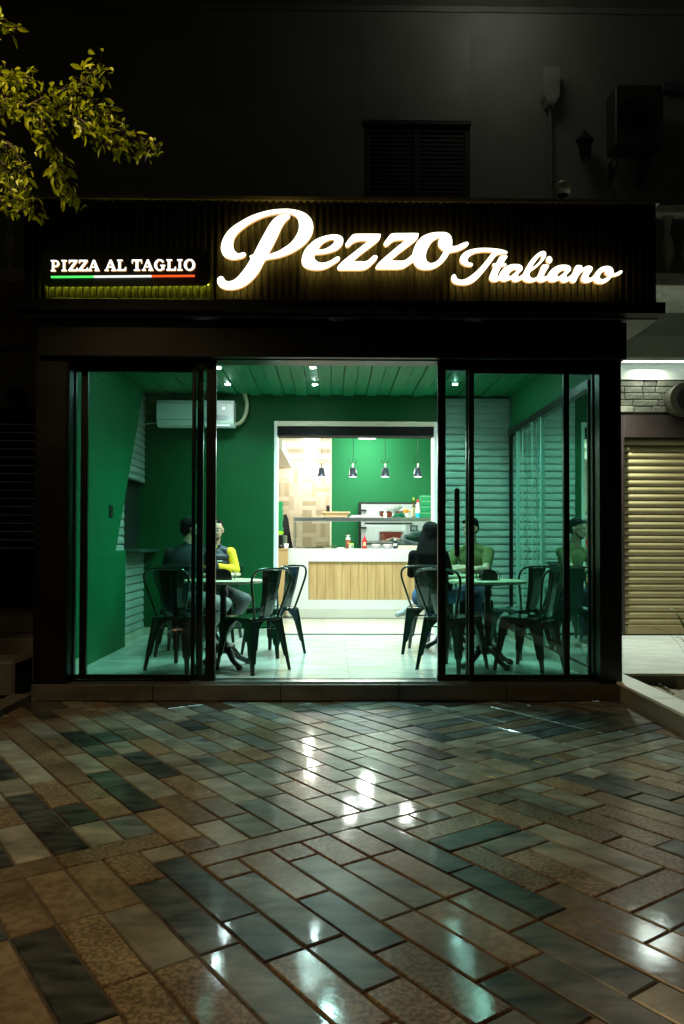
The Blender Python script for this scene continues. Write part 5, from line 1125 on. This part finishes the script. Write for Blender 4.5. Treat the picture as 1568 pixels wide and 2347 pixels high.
def face_bits(par, P, Rm, s=1.0, hair=M_hair):
    e = MB(); w_ = MB(); br = MB()
    for sx in (-1, 1):
        w_.sphere(P(sx * .030, .072, .006), (.013 * s, .010 * s, .008 * s), 10, 8, M=Rm)
        e.sphere(P(sx * .030, .080, .006), (.0065 * s, .0045 * s, .0065 * s), 8, 6, M=Rm)
        br.tube([P(sx * .012, .086, .026), P(sx * .030, .084, .032), P(sx * .050, .072, .026)], [.0035, .0045, .002], 6)
    tag(w_.build('eye_whites', M_eyew, par, world=False)); tag(e.build('eyes', M_eye, par, world=False)); br.build('eyebrows', hair, par, world=False)
    MB().tube([P(-.024, .080, -.052), P(0, .089, -.050), P(.024, .080, -.052)], [.003, .0055, .003], 6).build('mouth', M_lip, par, world=False)
def man(name_label, loc, rz, J, mats, beard=None, headrot=(0, 0), hair='short', seated=True, female=False):
    """J joints in local space; mats: skin, top, sleeve, trousers, shoes, beard"""
    t = thing('person', name_label, 'person', loc, rz); L = []
    S, T, SL, TR, SH = 0, 1, 2, 3, 4
    pel = Vector(J['pelvis']); ch = Vector(J['chest']); nk = Vector(J['neck']); hd = Vector(J['head'])
    k = .92 if female else 1.0
    L.append(('e', tuple(pel), (.165, .125, .115), None, TR)); mid = (pel + ch) / 2
    shl, shr = Vector(J['shl']), Vector(J['shr']); sc_ = (shl + shr) / 2; ax = (shr - shl).normalized(); up = (ch - mid).normalized(); fw = up.cross(ax)
    RT = Matrix((ax, -fw, up)).transposed()
    L.append(('e', tuple(pel + Vector((0, 0, .09))), (.150 * k, .115, .12), None, T)); L.append(('e', tuple(mid), (.150 * k, .108, .17), RT, T))
    L.append(('e', tuple(ch), (.168 * k, .112, .17), RT, T))
    for sh_ in (shl, shr):
        add(nk + Vector((0, -.01, -.04)), .048, sh_ + (sc_ - sh_) * .12, .050 * k, T, L); add(sh_ + (sc_ - sh_) * .15 + Vector((0, 0, -.03)), .058 * k, ch + (sh_ - sc_) * .35, .085, T, L)
    add(sc_ + Vector((0, -.005, .02)), .062, nk + Vector((0, -.005, -.01)), .052, T, L)
    add(nk + Vector((0, 0, -.02)), .056 * k, hd + Vector((0, -.015, -.05)), .052 * k, S, L)
    for a in ('l', 'r'):
        sh, el, wr = Vector(J['sh' + a]), Vector(J['el' + a]), Vector(J['wr' + a])
        if J.get('short'):
            m1 = sh + (el - sh) * .62; add(sh, .062, m1, .056, SL, L); add(m1, .046, el, .040, S, L); add(el, .040, wr, .026, S, L)
        else: add(sh, .060 * k, el, .047 * k, SL, L); add(el, .047 * k, wr, .034 * k, SL, L)
        hip, kn, an, to = Vector(J['hip' + a]), Vector(J['kn' + a]), Vector(J['an' + a]), Vector(J['to' + a])
        add(hip, .092 * k, kn, .064 * k, TR, L); add(kn, .062 * k, (kn + an) / 2 + Vector((0, -.01, 0)), .054 * k, TR, L); add((kn + an) / 2 + Vector((0, -.01, 0)), .054 * k, an, .042 * k, TR, L)
        heel = an + (an - to).normalized() * .03; heel.z = an.z - .03
        add(heel, .036, to, .030, SH, L); add(an, .037, (an + to) / 2, .038, SH, L)
        hd_ = J.get('hand' + a)
        if hd_: hand(L, wr, hd_[0], hd_[1], hd_[2], S, thumb=hd_[3] if len(hd_) > 3 else 1)
    HP, P, Rm = head_prims(hd, headrot[0], headrot[1], S, beard=5 if beard else None); L += HP
    body = remeshed('body', L, mats, .0085, t, 5)
    face_bits(t, P, Rm)
    H = []
    if hair == 'short':
        H = [('e', P(0, -.028, .050), (.080, .092, .080), Rm, 0), ('e', P(0, -.055, .010), (.072, .062, .075), Rm, 0), ('c', P(-.04, .045, .085), .022, P(.04, .045, .085), .022, 0)]
    elif hair == 'tied':
        H = [('e', P(0, -.030, .048), (.079, .090, .078), Rm, 0), ('e', P(0, -.055, .010), (.070, .062, .070), Rm, 0), ('e', P(0, -.115, .05), (.032, .03, .032), Rm, 0), ('c', P(-.03, .04, .088), .016, P(.03, .04, .088), .016, 0)]
    elif hair == 'long':
        H = [('e', P(0, -.026, .040), (.084, .098, .090), Rm, 0), ('e', P(0, -.055, -.02), (.082, .070, .10), Rm, 0)]
        b = Vector(hd) + Vector((0, -.075, -.06))
        for k_ in range(9):
            o_ = -.072 + .018 * k_; lo_ = .30 + .03 * math.sin(k_ * 1.7)
            H.append(('c', (b.x + o_ * .55, b.y + .03, b.z + .07), .040, (b.x + o_ * 1.15, b.y - .045, b.z - .15), .042, 0)); H.append(('c', (b.x + o_ * 1.15, b.y - .045, b.z - .15), .042, (b.x + o_ * .85, b.y - .06, b.z - lo_), .020, 0))
    hr = remeshed('hair', H, [M_hair], .008, t, 22 if hair == 'long' else 3)
    return t, P, Rm, J
def seatJ(lean=.06, hz=1.205, **kw):
    J = dict(pelvis=(0, 0, .55), chest=(0, lean * .7, .88), neck=(0, lean * 1.1, 1.07), head=(0, lean * 1.3 + .02, hz), shl=(-.175, lean, .965), shr=(.175, lean, .965),
             hipl=(-.09, .03, .53), hipr=(.09, .03, .53), knl=(-.16, .42, .50), knr=(.16, .42, .50), anl=(-.17, .40, .10), anr=(.17, .40, .10), tol=(-.18, .56, .04), tor=(.18, .56, .04),
             ell=(-.24, .16, .78), elr=(.24, .16, .78), wrl=(-.06, .36, .79), wrr=(.06, .36, .79), handl=((.5, .8, 0), (0, 0, -1), .7), handr=((-.5, .8, 0), (0, 0, -1), .7, -1))
    J.update(kw); return J
M_hood = mat('charcoal_fleece', (0.022, 0.027, 0.030), .9, var=.3, scale=7, bump=1.0, bscale=11, spec=.15); M_gj = mat('grey_jeans', (0.13, 0.15, 0.14), .8, var=.3, scale=7, bump=.5, bscale=18)
M_shoe = mat('grey_sneaker', (.32, .35, .35), .5, var=.25, scale=20)
man('man in a charcoal hooded top seen from behind between the two left tables', (-1.42, 7.60, F), R(-6),
    seatJ(.10, 1.20, head=(.03, .13, 1.20), knr=(.33, .32, .46), anr=(.10, .20, .10), tor=(.16, .33, .04), knl=(-.2, .40, .47), wrl=(-.05, .42, .79), wrr=(.10, .42, .79), ell=(-.25, .2, .77), elr=(.27, .2, .77)),
    [M_skin, M_hood, M_hood, M_gj, M_shoe, M_beard], beard=True, headrot=(R(-58), 0))
M_vest = mat('navy_quilted_vest', (0.012, 0.016, 0.028), .45, var=.2, bump=.2); M_yel = mat('yellow_fleece', (0.68, 0.44, 0.005), .7, var=.12, scale=7, bump=.9, bscale=12)
t2, P, Rm, J2 = man('bearded man with glasses, a navy padded vest and yellow sleeves facing the street', (-1.26, 8.56, F), R(178),
    seatJ(.08, 1.205, head=(-.02, .10, 1.205), knl=(-.38, .36, .48), anl=(-.12, .12, .10), tol=(-.13, .27, .04), knr=(.2, .40, .48), ell=(-.24, .12, .78), elr=(.22, .14, .78), wrl=(-.03, .24, .83), wrr=(.05, .26, .80), handl=((.75, .45, .3), (0, .2, -1), 1.0), handr=((-.7, .5, .2), (0, .2, -1), 1.0, -1)),
    [M_skin, M_vest, M_yel, mat('dark_grey_trousers', (0.05, 0.06, 0.062), .7, var=.3, bump=.4, bscale=18), M_shoe, M_beard], beard=True, headrot=(R(6), R(-4)), hair='tied')
gm = MB()
for sx in (-1, 1): gm.tube([P(sx * .031 + .021 * math.cos(k * .5236), .094 - abs(.021 * math.cos(k * .5236)) * .1, .004 + .019 * math.sin(k * .5236)) for k in range(12)], .0018, 5, closed=True); gm.tube([P(sx * .052, .092, .008), P(sx * .078, .0, .012)], .0015, 5)
gm.tube([P(-.010, .096, .008), P(.010, .096, .008)], .0018, 5); gm.build('glasses', M_steel, t2, world=False)
vq = MB()   # quilted rings of the vest and its collar
for z_ in (.66, .725, .79, .855, .92):
    yo = .05 + (z_ - .66) * .12
    vq.tube([(.155 * math.cos(k * math.pi / 10), yo + .122 * math.sin(k * math.pi / 10), z_ + .004 * math.sin(k * 2.2)) for k in range(20)], .034, 8, closed=True)
vq.tube([(.06 * math.cos(k * math.pi / 8), .09 + .062 * math.sin(k * math.pi / 8), 1.045) for k in range(16)], .022, 8, closed=True)
vq.build('padded_vest', M_vest, t2, world=False)
MB().box(-.11, -.055, .215, .222, .872, .884).build('chest_badge', M_paper, t2, world=False)
MB().tube([(-.052, .135, 1.065), (-.03, .165, 1.02), (-.008, .19, .96)], .009, 6).build('yellow_collar', M_yel, t2, world=False)
MB().tube([(-.045, .231, .835), (-.060, .223, .832)], .040, 14).build('wrist_watch', mat('watch_face', (.02, .02, .025), .2), t2, world=False)
M_coat = mat('black_coat', (0.004, 0.0035, 0.004), .8, spec=.06, var=.3, bump=.3, bscale=20); M_bj = mat('blue_jeans', (0.05, 0.11, 0.24), .8, var=.3, scale=9, bump=.4)
man('woman with long black hair and black coat seen from behind with crossed legs', (.97, 7.78, F), R(-14),
    seatJ(.03, 1.165, pelvis=(0, 0, .55), neck=(0, .03, 1.03), chest=(0, .02, .85), head=(0, .055, 1.165), shl=(-.15, .02, .95), shr=(.15, .02, .95), knl=(-.02, .42, .50), anl=(-.06, .38, .10), tol=(-.08, .52, .04), knr=(.26, .36, .52), anr=(-.18, .34, .42), tor=(-.35, .26, .33), ell=(-.19, .12, .76), elr=(.20, .14, .76), wrl=(-.02, .33, .80), wrr=(.05, .34, .80)),
    [M_skinp, M_coat, M_coat, M_bj, M_shoe, M_beard], headrot=(R(48), 0), hair='long', female=True)
M_olive = mat('olive_tshirt', (0.125, 0.125, 0.045), .85, var=.2, scale=7, bump=1.0, bscale=11, spec=.2)
man('bearded man in an olive T-shirt leaning on folded arms behind the right tables', (1.60, 8.56, F), R(148),
    seatJ(.12, 1.235, short=True, neck=(0, .14, 1.09), head=(0, .19, 1.225), shl=(-.185, .12, .975), shr=(.185, .12, .975), ell=(-.21, .27, .80), elr=(.23, .27, .80), wrl=(.02, .42, .80), wrr=(-.02, .37, .82), handl=((.9, .1, .0), (0, 0, -1), .6), handr=((-.9, .2, 0), (0, 0, -1), .6, -1)),
    [M_skin, M_olive, M_olive, mat('indigo_jeans', (0.02, 0.03, 0.07), .8, var=.3), M_shoe, M_beard], beard=True, headrot=(R(-12), R(-8)))
M_cookt = mat('dark_green_work_shirt', (0.01, 0.06, 0.05), .8, var=.2)
man('cook in a dark green shirt bending over behind the display case', (1.40, 12.35, F), R(150),
    dict(pelvis=(.12, 0, .93), chest=(-.05, .22, 1.14), neck=(-.22, .30, 1.20), head=(-.32, .36, 1.19), shl=(-.28, .26, 1.12), shr=(.10, .34, 1.16), hipl=(.03, 0, .9), hipr=(.21, 0, .9), knl=(.02, .05, .5), knr=(.22, .05, .5), anl=(.0, -.03, .1), anr=(.22, -.03, .1), tol=(0, .12, .04), tor=(.22, .12, .04),
         ell=(-.18, .42, 1.03), elr=(.12, .46, 1.03), wrl=(.08, .52, 1.12), wrr=(.24, .50, 1.13), handl=((.7, .3, .3), (0, 0, -1), .8), handr=((.8, .2, -.1), (0, 0, -1), .8)),
    [M_skinp, M_cookt, mat('grey_work_sleeve', (.12, .17, .19), .8), M_iron, M_shoe, M_beard], headrot=(R(10), R(-30)))
# ================================================================== TREE
M_bark = mat('bark', (0.07, 0.055, 0.035), .85, var=.3, scale=12, bump=.8)
ml = bpy.data.materials.new('glossy_leaf'); ml.use_nodes = True; n = ml.node_tree.nodes; L_ = ml.node_tree.links; b = n['Principled BSDF']
oi = n.new('ShaderNodeObjectInfo'); cr = n.new('ShaderNodeValToRGB'); cr.color_ramp.elements[0].color = (.20, .32, .006, 1); cr.color_ramp.elements[1].color = (.72, .72, .015, 1)
geo = n.new('ShaderNodeNewGeometry'); no = n.new('ShaderNodeTexNoise'); no.inputs['Scale'].default_value = 22; L_.new(geo.outputs['Position'], no.inputs['Vector'])
mx_ = n.new('ShaderNodeMath'); mx_.operation = 'ADD'; L_.new(oi.outputs['Random'], mx_.inputs[0]); L_.new(no.outputs[0], mx_.inputs[1])
m2_ = n.new('ShaderNodeMath'); m2_.operation = 'MULTIPLY'; m2_.inputs[1].default_value = .6; L_.new(mx_.outputs[0], m2_.inputs[0]); L_.new(m2_.outputs[0], cr.inputs[0])
L_.new(cr.outputs[0], b.inputs['Base Color']); b.inputs['Roughness'].default_value = .38; b.inputs['Specular IOR Level'].default_value = .35
tl = n.new('ShaderNodeBsdfTranslucent'); L_.new(cr.outputs[0], tl.inputs[0]); ms = n.new('ShaderNodeMixShader'); ms.inputs[0].default_value = .3
L_.new(b.outputs[0], ms.inputs[1]); L_.new(tl.outputs[0], ms.inputs[2]); L_.new(ms.outputs[0], n['Material Output'].inputs[0])
def leaf_geo(Ln, Wd, bend=.15):
    rows = [(0, .08), (.18, .62), (.42, 1.0), (.68, .78), (.88, .34), (1.0, .02)]; vs = []
    for t_, w_ in rows:
        z = -bend * Ln * t_ * t_; vs += [(-Wd * w_ / 2, Ln * t_, z + .18 * Wd * w_), (0, Ln * t_, z), (Wd * w_ / 2, Ln * t_, z + .18 * Wd * w_)]
    fs = []
    for k in range(5):
        for m_ in (0, 1): fs.append((k * 3 + m_, k * 3 + m_ + 1, k * 3 + m_ + 4, k * 3 + m_ + 3))
    return vs, fs
tr_ = thing('street_tree', 'leafy branches of a street tree reaching in from the upper left corner', 'tree', (-3.1, 3.4, -.05))
trunk = MB().tube([(-3.1, 3.4, -.05), (-3.06, 3.42, .8), (-3.12, 3.45, 1.7), (-3.0, 3.5, 2.5), (-2.85, 3.55, 3.3), (-2.7, 3.6, 4.1)], [.11, .095, .085, .075, .06, .035], 14).build('trunk', M_bark, tr_)
YTr = 3.55; rl = random.Random(11)
brs = [[(-330, 520), (-120, 330), (0, 245), (60, 245), (120, 262), (180, 270), (235, 283), (285, 300), (328, 318), (360, 336)],
       [(60, 245), (100, 225), (150, 205), (190, 190), (215, 165), (230, 145)],
       [(95, 258), (102, 300), (110, 335), (128, 365), (142, 400), (152, 430), (168, 455)],
       [(-330, 520), (-100, 400), (-20, 330), (20, 330), (45, 365), (55, 405), (60, 440), (72, 480)],
       [(-20, 330), (10, 380), (20, 420), (35, 455), (65, 470)],
       [(0, 245), (20, 220), (40, 190), (60, 170)], [(-60, 300), (-10, 190), (10, 165), (28, 160)],
       [(120, 262), (150, 240), (190, 235), (230, 255), (262, 262)], [(180, 270), (215, 300), (250, 325), (285, 335)], [(-120, 330), (-60, 130), (-10, 60), (8, 40)], [(-330, 520), (-160, 470), (-30, 440), (10, 470)]]
pts_all = []
for bi, br in enumerate(brs):
    p3 = []
    for k, (x, y) in enumerate(br):
        dy = 0.10 * math.sin(bi * 2.1 + k * .5); p3.append(tuple(at(x, y, YTr + dy)))
    c = catmull(p3, 3, False); rr = [.012 * (1 - k / len(c)) + .002 for k in range(len(c))] if bi in (0, 3) else [.006 * (1 - k / len(c)) + .0015 for k in range(len(c))]
    MB().tube(c, rr, 6).build('branch', M_bark, tr_)
    for k in range(len(c) - 1): pts_all.append((Vector(c[k]), Vector(c[k + 1]) - Vector(c[k]), bi))
# a crown outside the frame so that the tree is whole
lsz = [(.046, .019), (.038, .017), (.055, .020)]
lms = []
for Ln, Wd in lsz:
    vs, fs = leaf_geo(Ln, Wd); lms.append(meshof(MB().add(vs, fs, 0, True), 'leaf', ml))
LV = []
for p, d, bi in pts_all:
    px_ = p.x / p.y
    nn = 8 if d.length < .12 else 11
    for i in range(nn):
        q = p + d * rl.random(); off = Vector((rl.gauss(0, .026), rl.gauss(0, .05), rl.gauss(-.010, .027)))
        dirv = (d.normalized() * .5 + Vector((rl.gauss(.1, .6), rl.gauss(-.2, .6), rl.gauss(-.45, .55)))).normalized()
        if off.length > .07: off *= .07 / off.length
        LV.append((q + off, dirv, q))
tw_ = MB(); stf = MB(); nL = 0; rl.shuffle(LV)
for p, dv, q in LV:
    tw_.tube([q, (q + p) / 2 + Vector((0, 0, -.004)), p], .0012, 4, caps=False)
    quat = dv.to_track_quat('Y', 'Z'); roll_ = rl.uniform(-1.2, 1.2)
    M4 = Matrix.Translation(p) @ quat.to_matrix().to_4x4() @ Matrix.Rotation(roll_, 4, 'Y')
    s_ = rl.uniform(.65, 1.2); inv = (p.x > -1.75)
    if inv and nL < 295:
        o = bpy.data.objects.new('leaf', lms[rl.randrange(3)]); COL.objects.link(o); o.parent = tr_; o.matrix_local = Matrix.Translation(-Vector(tr_.location)) @ M4 @ Matrix.Scale(s_, 4); nL += 1
    else:
        Ln, Wd = lsz[rl.randrange(3)]; vs, fs = leaf_geo(Ln * s_, Wd * s_); stf.add([M4 @ Vector(v) for v in vs], fs, 0, True)
for i in range(1500):
    c = Vector((-3.2 + rl.gauss(0, .55), 3.3 + rl.gauss(0, .7), 4.1 + rl.gauss(0, .55)))
    if abs(c.y) < .1: continue
    sx_ = FPX * c.x / c.y + 759
    if c.y > .3 and sx_ > -40: continue
    Ln, Wd = lsz[rl.randrange(3)]; vs, fs = leaf_geo(Ln * 1.2, Wd * 1.2); M4 = Matrix.Translation(c) @ Euler((rl.uniform(-1, .6), rl.uniform(-1, 1), rl.uniform(0, 6.3))).to_matrix().to_4x4()
    stf.add([M4 @ Vector(v) for v in vs], fs, 0, True)
tag(stf.build('foliage', ml, tr_), kind='stuff'); tag(tw_.build('twigs', M_bark, tr_), kind='stuff')
